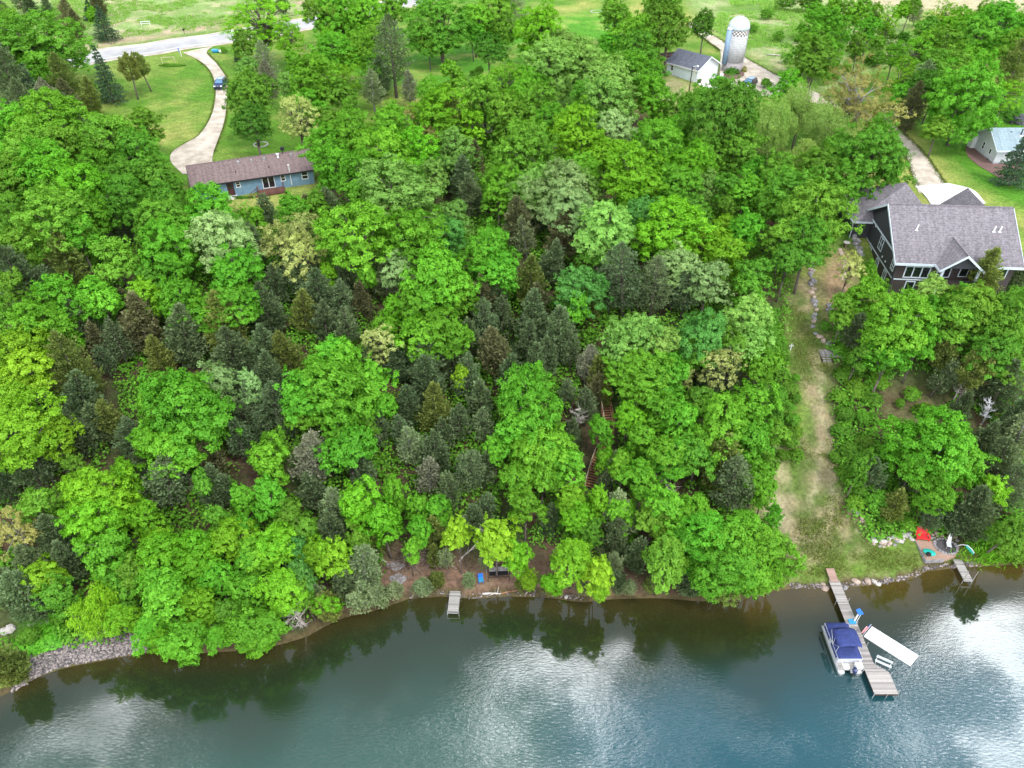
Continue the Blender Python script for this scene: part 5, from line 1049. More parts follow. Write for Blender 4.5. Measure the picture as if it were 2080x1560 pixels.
dk_ = MB(); pitch = .15; g = np.random.default_rng(2)
for i in range(int(DL/pitch)):
    x = i*pitch; c_ = x+pitch/2
    wl = wd if c_ < j0[0] else we if c_ > j1[0] else wd+(we-wd)*(c_-j0[0])/(j1[0]-j0[0])
    dk_.box(x+.008, x+pitch-.008, .0, wl+g.normal()*.006, ZD-.04, ZD+g.normal()*.004)
dk_.build('deck_boards', planks('dock_boards', (.27, .25, .24), .15, 0, .22, col2=(.44, .41, .39)), e)
MB().box(0, DL, .03, .1, ZD-.2, ZD-.045).box(0, DL, wd-.1, wd-.03, ZD-.2, ZD-.045).box(j1[0], DL, we-.1, we-.03, ZD-.2, ZD-.045).box(DL-.07, DL-.01, .1, we-.1, ZD-.2, ZD-.045).build('frame', M['wood_dark'], e)
for i, (x, y) in enumerate([(k*DL/5, s) for k in range(1, 6) for s in (-.06, wd+.06)]+[(DL-.2, we+.06), (j1[0]+.3, we+.06)]):
    MB().tube((x, y, -1.8), (x, y, ZD+.45 if i % 3 else ZD+.1), .035).build('post', M['steel'], e)
q0 = W2L(1677, 1154, .75, e); q1 = W2L(1690, 1153.5, .75, e)
ro = MB(); 
for i in range(12): x = q0[0]+.1+i*(-q0[0]+.05)/12; ro.box(x, x+.16, .12, 1.0, ZD+.0+.012*(12-i), ZD+.04+.012*(12-i))
ro.build('shore_ramp', M['wood_pink'], e)
# pontoon boat
bow = plane_pt(1697.5, 1263, 1.0); stern = plane_pt(1730, 1363, .6); v_ = Vector(tuple(stern-bow)); BL = v_.length
rzb = rz+R(180); bo = empty('pontoon_boat', (bow[0]-.1, bow[1], 0), rz, 'pontoon boat with navy canvas covers moored beside the long dock', 'boat')
# local: x from bow (0) to stern (BL), y across (-BW/2 .. BW/2)
BW = 2.5
for s in (-1, 1):
    rr = [circ(x, s*.85, .12, r_, 14, 'x') for x, r_ in ((-.1, .03), (.25, .2), (.7, .32), (BL*.6, .33), (BL-.1, .33), (BL, .25))]
    MB().rings(rr).build('pontoon', M['alu'], bo, True)
MB().box(.2, BL-.15, -BW/2, BW/2, .48, .58).build('deck', M['wood_grey'], bo)
MB().box(.18, BL-.13, -BW/2-.02, -BW/2+.02, .44, .62).box(.18, BL-.13, BW/2-.02, BW/2+.02, .44, .62).build('rub_rail', M['alu'], bo)
f_ = MB().box(.35, BL-.9, -BW/2+.03, -BW/2+.08, .62, 1.22).box(.35, BL-.9, BW/2-.08, BW/2-.03, .62, 1.22).box(.35, .40, -BW/2+.08, BW/2-.08, .62, 1.22).box(BL-.95, BL-.9, -BW/2+.08, BW/2-.08, .62, 1.22); f_.build('side_panels', M['boatwhite'], bo)
r_ = MB()
for s in (-1, 1): r_.tube((.35, s*(BW/2-.05), 1.26), (BL-.9, s*(BW/2-.05), 1.26), .025)
r_.tube((.35, -BW/2+.05, 1.26), (.35, BW/2-.05, 1.26), .025).tube((BL-.9, -BW/2+.05, 1.26), (BL-.9, BW/2-.05, 1.26), .025)
r_.path([(BL-.9, -.9, 1.26), (BL-.35, -.9, 1.1), (BL-.3, -.9, .6)], [.025]*3).path([(BL-.9, .9, 1.26), (BL-.35, .9, 1.1), (BL-.3, .9, .6)], [.025]*3).build('rails', M['alu'], bo)
def cover(x0, x1, zt, puff):
    rings = []; g = np.random.default_rng(int(x0*10)+3)
    for i, x in enumerate(np.linspace(x0, x1, 9)):
        q = math.sin(math.pi*(i+.0)/8)**.35 if 0 < i < 8 else .0; hw = (BW/2-.02)*(.94 if i in (0, 8) else 1)
        top = 1.27+puff*q
        rings.append([(x, -hw, .85), (x, -hw, 1.24), (x, -hw*.72, 1.27+(top-1.27)*.55+g.normal()*.02), (x, -hw*.3, top+g.normal()*.02), (x, hw*.3, top+g.normal()*.03), (x, hw*.72, 1.27+(top-1.27)*.55+g.normal()*.02), (x, hw, 1.24), (x, hw, .85)])
    return MB().rings(rings)
cover(.25, BL*.42, 1.3, .38).build('bow_cover', M['canvas'], bo, True); cover(BL*.42+.02, BL-.95, 1.3, .16).build('stern_cover', M['canvas'], bo, True)
bx0, bx1 = BL*.30, BL*.70; rings = []
for i, y in enumerate(np.linspace(-1, 1, 11)): z = 2.45-.28*abs(y)**2.4; rings.append([(bx0-.02, y*BW*.47, z-.10), (bx0+.25, y*BW*.48, z+.04), ((bx0+bx1)/2, y*BW*.48, z+.06), (bx1-.25, y*BW*.48, z+.05), (bx1+.02, y*BW*.47, z-.02), (bx1, y*BW*.47, z-.05), (bx0+.2, y*BW*.47, z-.04)])
MB().rings(rings).build('bimini_top', M['canvas'], bo, True)
r_ = MB()
for s in (-1, 1):
    y = s*BW*.47
    for (xa, xb) in ((BL*.50, bx0+.1), (BL*.50, bx1-.1), (BL*.52, (bx0+bx1)/2), (BL*.68, bx1-.05)): r_.tube((xa, y, 1.25), (xb, y, 2.2), .022)
r_.build('bimini_frame', M['alu'], bo)
mo = MB().rings([circ(BL+.12, .15, z, r1, 12, ry=r2) for z, r1, r2 in ((.55, .12, .1), (.75, .27, .2), (1.05, .30, .22), (1.22, .2, .15))]).build('outboard_motor', M['carblue'], bo, True); MB().box(BL+.02, BL+.2, .08, .22, -.6, .56).build('motor_leg', M['dark'], mo); MB().box(BL-.1, BL+.1, -.1, .4, .4, .6).build('motor_bracket', M['alu'], mo)
MB().box(BL-.75, BL-.2, -.7, -.1, .6, .68).build('swim_step', M['white'], bo); MB().box(BL-.75, BL-.2, .45, 1.1, .6, 1.0).build('stern_box', M['white'], bo)
# flag on the boat's dock side
fp = plane_pt(1752, 1290, .65); fl = empty('flag', (fp[0], fp[1], .4), 0, 'small striped red, white and blue flag on a pole beside the dock', 'flag')
MB().tube((0, 0, 0), (.45, .15, 1.9), .025).build('pole', M['white'], fl)
for k_, m_, nm in ((0, 'red', 'stripes'), (1, 'white', 'stripes'), (2, 'bluep', 'canton')):
    fb = MB()
    for i in range(9):       # hanging in folds from the leaning pole
        for j in range(6):
            z1_ = 1.85-j*.17; z0_ = z1_-.17; xx = lambda z: .45*z/1.9; u0, u1 = i*.055, (i+1)*.055; kk = 2 if (i < 4 and j < 2) else (i % 2)
            if kk != k_: continue
            f3 = lambda u, z: (xx(z)-u, .15*z/1.9+.05*math.sin(u*22), z-u*1.1)
            fb.quad(f3(u0, z0_), f3(u1, z0_), f3(u1, z1_), f3(u0, z1_))
    fb.build(nm, M[m_], fl)
# blue slide/ladder things on the dock
p = plane_pt(1734, 1262, ZD); ch = empty('dock_slide', (p[0], p[1], ZD), rz+R(90), 'bright blue plastic ladder step beside the boat bow on the dock', 'ladder')
MB().box(-.55, .15, -.35, .2, .02, .1).build('base', M['cyanp'], ch); MB().slab([(.35, .1, .95), (.95, .35, .8), (.75, 1.0, .85), (.2, .7, 1.0)], .07).build('seat', M['bluep'], ch); MB().tube((.05, 0, .05), (.45, .4, .85), .08).tube((.2, -.15, .05), (.6, .25, .8), .03).build('stand', M['white'], ch)
# swim mat
mp_ = [plane_pt(*q, .12) for q in ((1771.2, 1271.7), (1866.3, 1331.3), (1849.6, 1352.1), (1754.4, 1291.9))]
MB().slab([tuple(q) for q in mp_][::-1], .16).build('swim_mat', M['white'], None, False, .03, label='long white floating swim mat on the water right of the dock', cat='swim mat')
# bench on the dock
p = plane_pt(1792, 1352, ZD); be = empty('dock_bench', (p[0], p[1], ZD-.1), R(-31), 'grey slatted aluminium bench beside the wide end of the dock', 'bench')
MB().box(-.75, .75, -.12, -.02, .42, .46).box(-.75, .75, .03, .13, .42, .46).build('seat', M['alu'], be); MB().box(-.75, .75, .28, .32, .62, .74).box(-.75, .75, .30, .34, .80, .92).build('backrest', M['alu'], be)
for s in (-.65, .65): MB().box(s-.03, s+.03, -.12, .3, .36, .42).tube((s, -.1, 0), (s, -.1, .4), .03).tube((s, .27, 0), (s, .33, .9), .03).build('leg', M['alu'], be)
# small docks
def small_dock(quad, z, lab, axis_pitch=.13, posts=True, tall=False):
    q = [plane_pt(*c_, z) for c_ in quad]   # near-shore-left, near-shore-right, water-right, water-left
    o0 = q[0]; v1 = Vector(tuple(q[3]-q[0])); Ld = v1.length; rzd = math.atan2(v1.y, v1.x); em = empty('small_dock', (o0[0], o0[1], 0), rzd, lab, 'dock')
    wd_ = abs(Vector((v1.x/Ld, v1.y/Ld, 0)).cross(Vector((*(q[1]-q[0])[:2], 0))).z); b = MB()
    for i in range(int(Ld/axis_pitch)): b.box(i*axis_pitch+.006, (i+1)*axis_pitch-.006, 0, wd_, z-.04, z)
    b.build('deck_boards', M['wood_grey'], em); MB().box(0, Ld, .02, .08, z-.16, z-.045).box(0, Ld, wd_-.08, wd_-.02, z-.16, z-.045).box(Ld-.05, Ld, .08, wd_-.08, z-.16, z-.045).build('frame', M['steel'], em)
    for x, y in ((Ld-.1, -.04), (Ld-.1, wd_+.04), (.5, -.04), (.5, wd_+.04)): MB().tube((x, y, -1.5), (x, y, z+(1.5 if tall and x > 1 else .12)), .03).build('post', M['steel'], em)
    return em
q5 = lambda ox, oy, s, l: [(ox+a/s, oy+b/s) for a, b in l]
small_dock(q5(600, 1000, 5.2, [(1632, 1040), (1745, 1040), (1728, 1272), (1605, 1270)]), .55, 'short grey plank dock below the brown bare bank')
small_dock(q5(1820, 1050, 8, [(930, 690), (1055, 672), (1285, 1008), (1112, 1036)]), .6, 'short grey plank dock with tall corner poles right of the brick patio', tall=True)
# patio
pz = .9; pq = gpoly([(1859, 1096), (1880, 1098), (1935, 1102), (1948, 1115), (1940, 1128), (1918, 1136), (1881, 1138)])
pz = max(ground(*q) for q in pq)+.06
pq = [tuple(plane_pt(*c_, pz)[:2]) for c_ in [(1859, 1096), (1880, 1098), (1935, 1100), (1950, 1112), (1942, 1128), (1918, 1136), (1881, 1138)]]
pa = MB().slab([(x, y, pz) for x, y in pq], .5).build('patio', M['brick'], None, label='brown brick patio with the red bench beside the water', cat='patio')
ed = MB(); 
for (p0, p1) in ((pq[6], pq[0]), (pq[5], pq[6])):
    d = Vector((p1[0]-p0[0], p1[1]-p0[1], 0)); n_ = Vector((-d.y, d.x, 0)).normalized()*-.0
    d.normalize(); n2 = Vector((d.y, -d.x, 0))*.06; a0 = Vector((*p0, pz+.05)); a1 = Vector((*p1, pz+.05)); ed.slab([tuple(a0), tuple(a1), tuple(a1-n2), tuple(a0-n2)], .55)
ed.build('edging', M['stonegrey'], pa)
def on_patio(px, py, z=0): q = plane_pt(px, py, pz+z); return (q[0], q[1], pz)
# red double chair
rc = empty('red_bench', on_patio(1871, 1092), R(-8), 'bright red double slatted garden chair at the back of the brick patio', 'bench')
MB().slab([(-.62, -.45, .40), (.62, -.45, .40), (.62, .25, .32), (-.62, .25, .32)][::-1], .05).box(-.62, .62, -.5, -.45, .26, .40).build('seat', M['red'], rc)
bk = MB()
for i in range(10):
    x = -.6+i*.122; hgt = .72+.14*abs(math.sin((i%5+.5)/5*math.pi)); bk.slab([(x, .24, .30), (x+.105, .24, .30), (x+.105, .24+.38, .30+hgt), (x, .24+.38, .30+hgt)][::-1], .04)
bk.build('backrest', M['red'], rc)
for s in (-1, 1): MB().box(s*.68-.08, s*.68+.08, -.55, .3, .55, .59).build('armrest', M['red'], rc); MB().box(s*.66-.04, s*.66+.04, -.5, -.42, 0, .55).build('leg', M['red'], rc); MB().box(s*.66-.04, s*.66+.04, .2, .3, 0, .55).build('leg', M['red'], rc)
# teal kayak-like tub and kettle grill
o = MB().rings([circ(0, 0, .0, .5, 24, ry=.33), circ(0, 0, .2, .68, 24, ry=.46), circ(0, 0, .3, .62, 24, ry=.4), circ(0, 0, .33, .2, 24, ry=.12)]).build('sled_tub', M['teal'], None, True, label='turquoise oval tub lying on the front of the brick patio', cat='tub'); o.location = on_patio(1886.5, 1124); o.rotation_euler[2] = R(-25)
gr = empty('kettle_grill', on_patio(1883.5, 1131), 0, 'small black kettle grill beside the turquoise tub', 'grill')
MB().rings([circ(0, 0, .3, .1), circ(0, 0, .36, .25), circ(0, 0, .5, .28), circ(0, 0, .62, .2), circ(0, 0, .66, .04)]).build('bowl', M['black'], gr, True)
for k_ in range(3): a = k_*2.1; MB().tube((math.cos(a)*.12, math.sin(a)*.12, .36), (math.cos(a)*.25, math.sin(a)*.25, 0), .02).build('leg', M['steel'], gr)
# fire ring and white folded chair
fr = empty('fire_pit', on_patio(1921, 1110), 0, 'round charred fire pit ringed with stones on the patio', 'fire pit')
MB().rings([circ(0, 0, .005, 1.15, 24, ry=1.0), circ(0, 0, .02, 1.1, 24, ry=.95)]).build('ash_bed', M['ash'], fr)
sm = MB(); g = np.random.default_rng(5)
for i in range(22):
    a = i/22*6.283; x, y, s = math.cos(a)*1.2, math.sin(a)*1.1, g.uniform(.12, .22); sm.rings([circ(x, y, 0, s, 6), circ(x, y, s*.7, s*.9, 6), circ(x, y, s, s*.4, 6)])
sm.build('stone_ring', M['stonegrey'], fr)
fc = empty('lounge_chair', on_patio(1925, 1108), R(-20), 'white reclining chair standing over the fire pit', 'chair')
MB().slab([(-.25, -.55, .45), (.25, -.55, .45), (.25, .1, .38), (-.25, .1, .38)][::-1], .05).build('seat', M['white'], fc); MB().slab([(-.22, .1, .38), (.22, .1, .38), (.12, .75, 1.3), (-.12, .75, 1.3)][::-1], .05).build('backrest', M['white'], fc)
for s in (-.22, .22): MB().tube((s, -.5, .42), (s, -.6, 0), .025).tube((s, .1, .4), (s, .35, 0), .025).build('leg', M['steel'], fc)
# canoe-shaped thing by the right dock
p = P(1958, 1121); o = empty('paddle_boat_stand', (p[0], p[1], ground(*p[:2])), R(-40), 'white and green curved plastic slide tip beside the right small dock', 'slide')
MB().path([(-.9, 0, .3), (-.5, 0, .9), (0, 0, 1.1), (.5, 0, .9), (.9, 0, .5)], [.05]*5).build('frame', M['white'], o); MB().slab([(-.1, -.25, 1.05), (-.1, .25, 1.05), (.9, .25, .45), (.9, -.25, .45)], .05).build('panel', M['teal'], o)
# steps beside the ramp
p = P(1668, 732); st_ = empty('wooden_landing', (p[0], p[1], ground(p[0], p[1])), R(-2), 'grey wooden landing with three steps beside the dirt ramp', 'steps')
MB().box(0, 1.5, .7, 2.8, .4, .5).box(1.5, 2.7, .2, 2.6, .36, .46).build('landing', M['wood_grey'], st_)
for i in range(3): MB().box(.05, 1.35, .42-.32*i, .68-.32*i, .3-.17*i, .35-.17*i).build('tread', M['wood_grey'], st_)
MB().box(0, .06, -.4, 2.8, -.8, .3).box(1.4, 1.46, -.4, 2.8, -.8, .3).build('stringer', M['wood_dark'], st_)
p = P(1717, 503); sp_ = empty('bird_bath', (p[0], p[1], ground(*p[:2])), 0, 'round pale bird bath left of the brown lake house', 'bird bath')
MB().tube((0, 0, 0), (0, 0, .75), .14, .1, 10).build('pedestal', M['stonetan'], sp_, True); MB().rings([circ(0, 0, .72, .2), circ(0, 0, .85, .5), circ(0, 0, .9, .5), circ(0, 0, .86, .4)]).build('basin', M['stonewhite'], sp_, True)
p = P(1605, 712); o = MB().box(-.05, .05, -.02, .02, 0, 1.1).box(-.3, .3, -.02, .02, .7, .8).build('stake_cross', M['white'], None, label='small white cross-shaped stake at the left edge of the ramp', cat='stake'); o.location = (p[0], p[1], ground(*p[:2]))
# wooden staircase through the wood
SP = [(1198, 992), (1207, 960), (1217, 930), (1235, 906), (1237, 870), (1231, 838), (1226, 800), (1229, 770)]
stp = [P(*q) for q in SP]; sc_ = empty('hillside_stairs', tuple(stp[0]), 0, 'long brown timber staircase climbing the slope inside the wood', 'stairs'); o0 = stp[0]
NS = 46; cur = resample(np.array(stp), NS); 
tr_ = MB()
for i in range(NS-1):
    c_ = cur[i]; d = cur[min(i+3, NS-1)]-cur[max(i-3, 0)]; d[2] = 0; d /= np.linalg.norm(d); s = np.array([d[1], -d[0], 0])
    z = max(c_[2], ground(*c_[:2]))+.35; a, b_, c2, e2 = c_-s*.55-d*.11, c_+s*.55-d*.11, c_+s*.55+d*.11, c_-s*.55+d*.11
    tr_.slab([(q[0]-o0[0], q[1]-o0[1], z-o0[2]) for q in (a, b_, c2, e2)], .05)
tr_.build('treads', M['wood_step'], sc_)
for sgn in (-1, 1):
    rl = MB(); pts = []
    for i in range(0, NS, 4):
        c_ = cur[i]; d = cur[min(i+3, NS-1)]-cur[max(i-3, 0)]; d[2] = 0; d /= np.linalg.norm(d); s = np.array([d[1], -d[0], 0])*.58*sgn
        z = max(c_[2], ground(*c_[:2]))+.3; q = (c_[0]+s[0]-o0[0], c_[1]+s[1]-o0[1], z-o0[2]); pts.append((q[0], q[1], q[2]+.95)); rl.tube((q[0], q[1], q[2]-.8), (q[0], q[1], q[2]+.95), .045, n=4)
    rl.path(pts, [.05]*len(pts), 4); rl.build('handrail', M['wood_step' if sgn > 0 else 'wood_pale'], sc_)
    stg = MB(); stg.path([(a[0], a[1], a[2]-.98) for a in pts], [.09]*len(pts), 4); stg.build('stringer', M['wood_step'], sc_)
# bench swing, blue chair, logs on the bare bank
p = P(1013, 1172); sw = empty('bench_swing', (p[0], p[1], ground(*p[:2])), R(3), 'black bench swing standing under the trees on the bare bank', 'bench')
MB().box(-1.0, 1.0, -.1, .4, .42, .48).build('seat', M['black'], sw)
b = MB()
for i in range(13): b.slab([(-.98+i*.155, .4, .45), (-.86+i*.155, .4, .45), (-.86+i*.155, .62, 1.0), (-.98+i*.155, .62, 1.0)][::-1], .03)
b.build('backrest', M['stonegrey'], sw)
for s in (-1.15, 1.15): MB().tube((s, -.6, 0), (s, .1, 1.9), .05).tube((s, .8, 0), (s, .1, 1.9), .05).build('leg', M['wood_dark'], sw)
MB().tube((-1.15, .1, 1.9), (1.15, .1, 1.9), .05).tube((-1.1, -.3, .35), (1.1, -.3, .35), .05).build('top_bar', M['wood_dark'], sw)
p = P(977, 1182); bc = empty('blue_chair', (p[0], p[1], ground(*p[:2])), R(10), 'small blue plastic chair on the bare bank near the bench swing', 'chair')
MB().box(-.28, .28, -.28, .28, .36, .42).build('seat', M['cyanp'], bc); MB().slab([(-.28, .28, .4), (.28, .28, .4), (.25, .42, .95), (-.25, .42, .95)][::-1], .05).build('backrest', M['bluep'], bc)
for x in (-.24, .24):
    for y in (-.24, .24): MB().tube((x, y, 0), (x, y, .37), .03).build('leg', M['bluep'], bc)
def log(px0, py0, px1, py1, r, lab, m='deadwood', z=.1, branches=3, seed=0):
    a, b_ = P(px0, py0), P(px1, py1); g = np.random.default_rng(seed); a = Vector((a[0], a[1], ground(*a[:2])+z)); b_ = Vector((b_[0], b_[1], ground(*b_[:2])+z))
    mid = a.lerp(b_, .5)+Vector((0, 0, .08)); mb = MB().path([tuple(a-a), tuple(mid-a), tuple(b_-a)], [r, r*.8, r*.45], 8)
    for k in range(branches):
        s = a.lerp(b_, g.uniform(.3, .9)); mb.tube(tuple(s-a), tuple(s-a+Vector((g.normal()*.5, g.normal()*.5, abs(g.normal())*.5))), r*.4, r*.1, 5)
    o = mb.build('fallen_log', M[m], None, True, label=lab, cat='log'); o.location = a; return o
log(980, 1207, 1018, 1207, .13, 'white bleached log lying at the water edge right of the short dock'); log(1018, 1207, 1060, 1200, .08, 'brown driftwood branch right of the bleached log at the water edge', 'wood_step', .15, 4, 2)
log(1557, 112, 1590, 115, .2, 'pale fallen trunk lying in the meadow right of the silo', 'deadwood', .15, 2, 3)
log(655, 1150, 700, 1165, .08, 'thin grey fallen trunk left of the bare bank', 'deadwood', .5, 3, 4) if False else None
def snag(px, py, h, lab, sd, lean=(0, 0)):
    p = P(px, py); g = np.random.default_rng(sd); mb = MB(); a = Vector((0, 0, -.3)); pts = [a]; 
    for i in range(5): pts.append(pts[-1]+Vector((lean[0]+g.normal()*.25, lean[1]+g.normal()*.2, h/5)))
    mb.path([tuple(q) for q in pts], [.12, .1, .085, .06, .04, .02], 6)
    for k in range(9):
        s = pts[g.integers(2, 6)]; e2 = s+Vector((g.normal()*.9, g.normal()*.7, abs(g.normal())*.6)); mb.tube(tuple(s), tuple(e2), .035, .012, 4)
        for q in range(2): s2 = s.lerp(e2, .6); mb.tube(tuple(s2), tuple(s2+Vector((g.normal()*.4, g.normal()*.4, .25))), .018, .008, 3)
    o = mb.build('dead_branch', M['deadwood'], None, True, label=lab, cat='dead branch'); o.location = (p[0], p[1], ground(*p[:2])+.0); return o
snag(930, 1140, 4.6, 'bleached dead trunk leaning over the lime maple above the short dock', 1, (.55, .1)); snag(1165, 1080, 4.0, 'curved grey dead branch among the lime trees below the stairs', 2, (.3, 0)); snag(1345, 1010, 3.6, 'grey dead branches standing between green trees right of the stairs', 3)
# brush pile
p = P(850, 1135); g = np.random.default_rng(8); mb = MB()
for k in range(190):
    c_ = Vector((g.normal()*2.0, g.normal()*1.0, 0)); hgt = max(.1, 1.5-c_.length*.4); c_.z = g.uniform(0, hgt); a = g.uniform(0, 3.14); d = Vector((math.cos(a), math.sin(a)*.8, g.normal()*.45))*g.uniform(.6, 1.5)
    mb.tube(tuple(c_-d), tuple(c_+d), g.uniform(.018, .05), .012, 4)
o = mb.build('brush_pile', M['wood_pale'] if False else mat('brush', (.22, .17, .14), .95, .3, 3), None, label='heap of brown cut branches on the bank above the short dock', cat='brush pile'); o.location = (p[0], p[1], ground(*p[:2]))
for i, (px, py, rx, ry, lab) in enumerate([(804, 1150, 1.0, .5, 'upper grey ash patch on the bare bank'), (808, 1178, .9, .7, 'lower grey ash patch on the bare bank')]):
    p = P(px, py); pl = [(p[0]+math.cos(a)*rx*(1+.2*math.sin(a*3)), p[1]+math.sin(a)*ry*(1+.2*math.cos(a*4))) for a in np.linspace(0, 6.28, 13)[:-1]]
    patch('ash_patch', pl, .05, mat('ash%d' % i, (.13, .11, .105), .95, .5, 4, col2=(.33, .32, .34)), label=lab, cat='ash')
# ---- stones
def stone_mesh(seed, name='boulder'):
    g = np.random.default_rng(seed); n = 10; rings = []; ph = g.uniform(0, 6, 4)
    for k, t_ in enumerate(np.linspace(-1.2, 1.35, 6)):
        r = math.cos(t_)*.5; rings.append([(math.cos(a)*r*(1+.16*math.sin(2*a+ph[0])+.1*math.sin(3*a+ph[1]))+g.normal()*.02, math.sin(a)*r*.8*(1+.14*math.cos(2*a+ph[2]))+g.normal()*.02, math.sin(t_)*.36+.2+g.normal()*.015) for a in np.linspace(0, 6.2832, n+1)[:-1]])
    return MB().rings(rings).mesh(name, None, False)
SM = [stone_mesh(i) for i in range(6)]
def boulder(x, y, s, m, lab, grp, z=None):
    o = bpy.data.objects.new('boulder', SM[rnd.randrange(6)]); C.objects.link(o); me = o.data
    if not me.materials: me.materials.append(None)
    o.material_slots[0].link = 'OBJECT'; o.material_slots[0].material = M[m]
    o.location = (x, y, (ground(x, y) if z is None else z)-.12*s); o.scale = (s*rnd.uniform(.85, 1.25), s*rnd.uniform(.8, 1.1), s*rnd.uniform(.7, 1.1)); o.rotation_euler[2] = rnd.uniform(0, 6.28)
    return tag(o, lab, 'boulder', grp)
NTH = ['', 'second', 'third', 'fourth', 'fifth', 'sixth', 'seventh', 'eighth', 'ninth', 'tenth', 'eleventh', 'twelfth', 'thirteenth', 'fourteenth', 'fifteenth', 'sixteenth', 'seventeenth', 'eighteenth', 'nineteenth', 'twentieth']+['lowest']*20
def wall_of(px_pts, step, s, lab, grp, ms=('stonegrey', 'stonegrey', 'stonetan'), rows=1, jit=.12, zs=0):
    w2 = resample(cat([P(*q) for q in px_pts]), 200); Lw = np.sum(np.linalg.norm(np.diff(w2[:, :2], axis=0), axis=1)); n = int(Lw/step); c_ = resample(w2, n)
    for r in range(rows):
        for i, q in enumerate(c_): boulder(q[0]+rnd.gauss(0, jit), q[1]+rnd.gauss(0, jit)+r*s*.55, s*rnd.uniform(.7, 1.25), rnd.choice(ms), lab if rows > 1 else lab+(', '+NTH[i]+' from the top' if i else ', topmost'), grp, ground(q[0], q[1])+r*s*.28+zs)
wall_of([(1647, 540), (1650, 580), (1652, 610), (1656, 640), (1655, 670), (1668, 690), (1685, 700)], .75, .95, 'boulder of the wall along the ramp', 'boulders along the ramp')
wall_of([(1688, 628), (1690, 648), (1703, 665), (1722, 675), (1728, 695)], .7, .8, 'boulder in the curved upper wall under the ramp-side maple', 'boulders of the curved upper wall', rows=2)
wall_of([(1740, 455), (1735, 475), (1742, 500), (1752, 520)], .8, 1.0, 'boulder in the rock wall beside the left corner of the brown house', 'boulders beside the brown house', ('stonegrey', 'stonewhite'), 2)
wall_of([(1777, 1106), (1793, 1111), (1810, 1106), (1828, 1100), (1850, 1097)], .5, .62, 'stone of the low grey wall left of the brick patio', 'stones of the patio wall', ('stonegrey', 'stonewhite', 'stonegrey', 'stonetan'), 3, .14)
wall_of([(1888, 1093), (1900, 1091), (1915, 1088), (1930, 1090), (1945, 1098)], .42, .5, 'stone of the wall behind the fire pit', 'stones behind the fire pit', ('stonegrey', 'stonetan'), 2, .1)
wall_of([(1725, 1035), (1735, 1045), (1748, 1058), (1757, 1070)], .42, .5, 'stone of the tumbled stone wall beside the foot of the ramp', 'tumbled stones beside the ramp foot', ('stonegrey', 'stonetan'), 3, .16)
for px, py, s, m, lab in [(1738, 1181, .8, 'stonetan', 'large tan boulder at the water edge just right of the dock'), (1762, 1181, .85, 'stonetan', 'biggest pale boulder at the water edge right of the dock'), (1776, 1182, .7, 'stonewhite', 'white boulder in the water edge cluster, left one'), (1784, 1187, .75, 'stonewhite', 'white boulder lowest in the water edge cluster'),
    (1672, 1187, .6, 'stonetan', 'squarish tan stone left of the dock, upper one'), (1676, 1195, .8, 'stonetan', 'flat tan stone left of the dock, lower one'), (1716, 1194, .7, 'stonegrey', 'dark grey rock in the water right of the dock'), (1150, 1213, .55, 'stonewhite', 'round white rock at the water edge under the lime tree'),
    (10, 1283, 1.1, 'stonewhite', 'pale rock at the left edge of the photo'), (22, 1278, 1.2, 'stonewhite', 'pale pointed rock beside the left edge rock')]:
    p = P(px, py) if py < 1192 or px < 1000 else plane_pt(px, py, .05); boulder(p[0], p[1], s, m, lab, None, max(ground(p[0], p[1]), -.02))
# loose riprap: nobody could count it
def riprap(name, px_line, wid, n, smin, smax, lab, seed):
    g = np.random.default_rng(seed); c_ = resample(cat([plane_pt(*q) for q in px_line]), 200); vv, ff, va = [], [], []
    base = [np.array([v.co[:] for v in s.vertices]) for s in SM]; fc = [[tuple(p.vertices) for p in s.polygons] for s in SM]; b = 0
    for i in range(n):
        q = c_[g.integers(0, 200)]; x = q[0]+g.normal()*.15; y = q[1]+g.uniform(-.35, wid)*(.5+.5*g.random()); s = g.uniform(smin, smax)*(1.2 if y < q[1] else 1); k = i % 6; a = g.uniform(0, 6.28)
        r_ = np.array([[math.cos(a), -math.sin(a), 0], [math.sin(a), math.cos(a), 0], [0, 0, 1]]); v = base[k]*s@r_.T*np.array([1, 1, g.uniform(.6, 1)])+np.array([x, y, max(ground(x, y), -.08)-.05*s])
        vv.append(v); ff += [tuple(b+j for j in f) for f in fc[k]]; b += len(v); va += [g.random()**1.3]*len(v)
    me = bpy.data.meshes.new(name); me.from_pydata(np.concatenate(vv).tolist(), [], ff); a_ = me.attributes.new('v', 'FLOAT', 'POINT'); a_.data.foreach_set('value', np.array(va, np.float32)); me.materials.append(M['stonemix']); me.update()
    o = bpy.data.objects.new(name, me); C.objects.link(o); return tag(o, lab, 'stones', kind='stuff')
riprap('riprap', [(30, 1400), (75, 1370), (130, 1350), (200, 1336), (300, 1318)], 2.7, 4600, .10, .30, 'bank of small loose grey and pink stones at lower left', 1)
riprap('shore_stones', [(1600, 1190), (1680, 1190), (1740, 1186), (1800, 1180), (1850, 1171), (1878, 1156), (1930, 1150), (1990, 1146)], .35, 420, .08, .28, 'thin line of small stones along the water edge of the lawn', 2)
riprap('shore_stones', [(830, 1212), (900, 1206), (960, 1212), (1030, 1206), (1100, 1208), (1180, 1216)], .4, 260, .06, .2, 'thin line of small stones under the bare bank', 3)
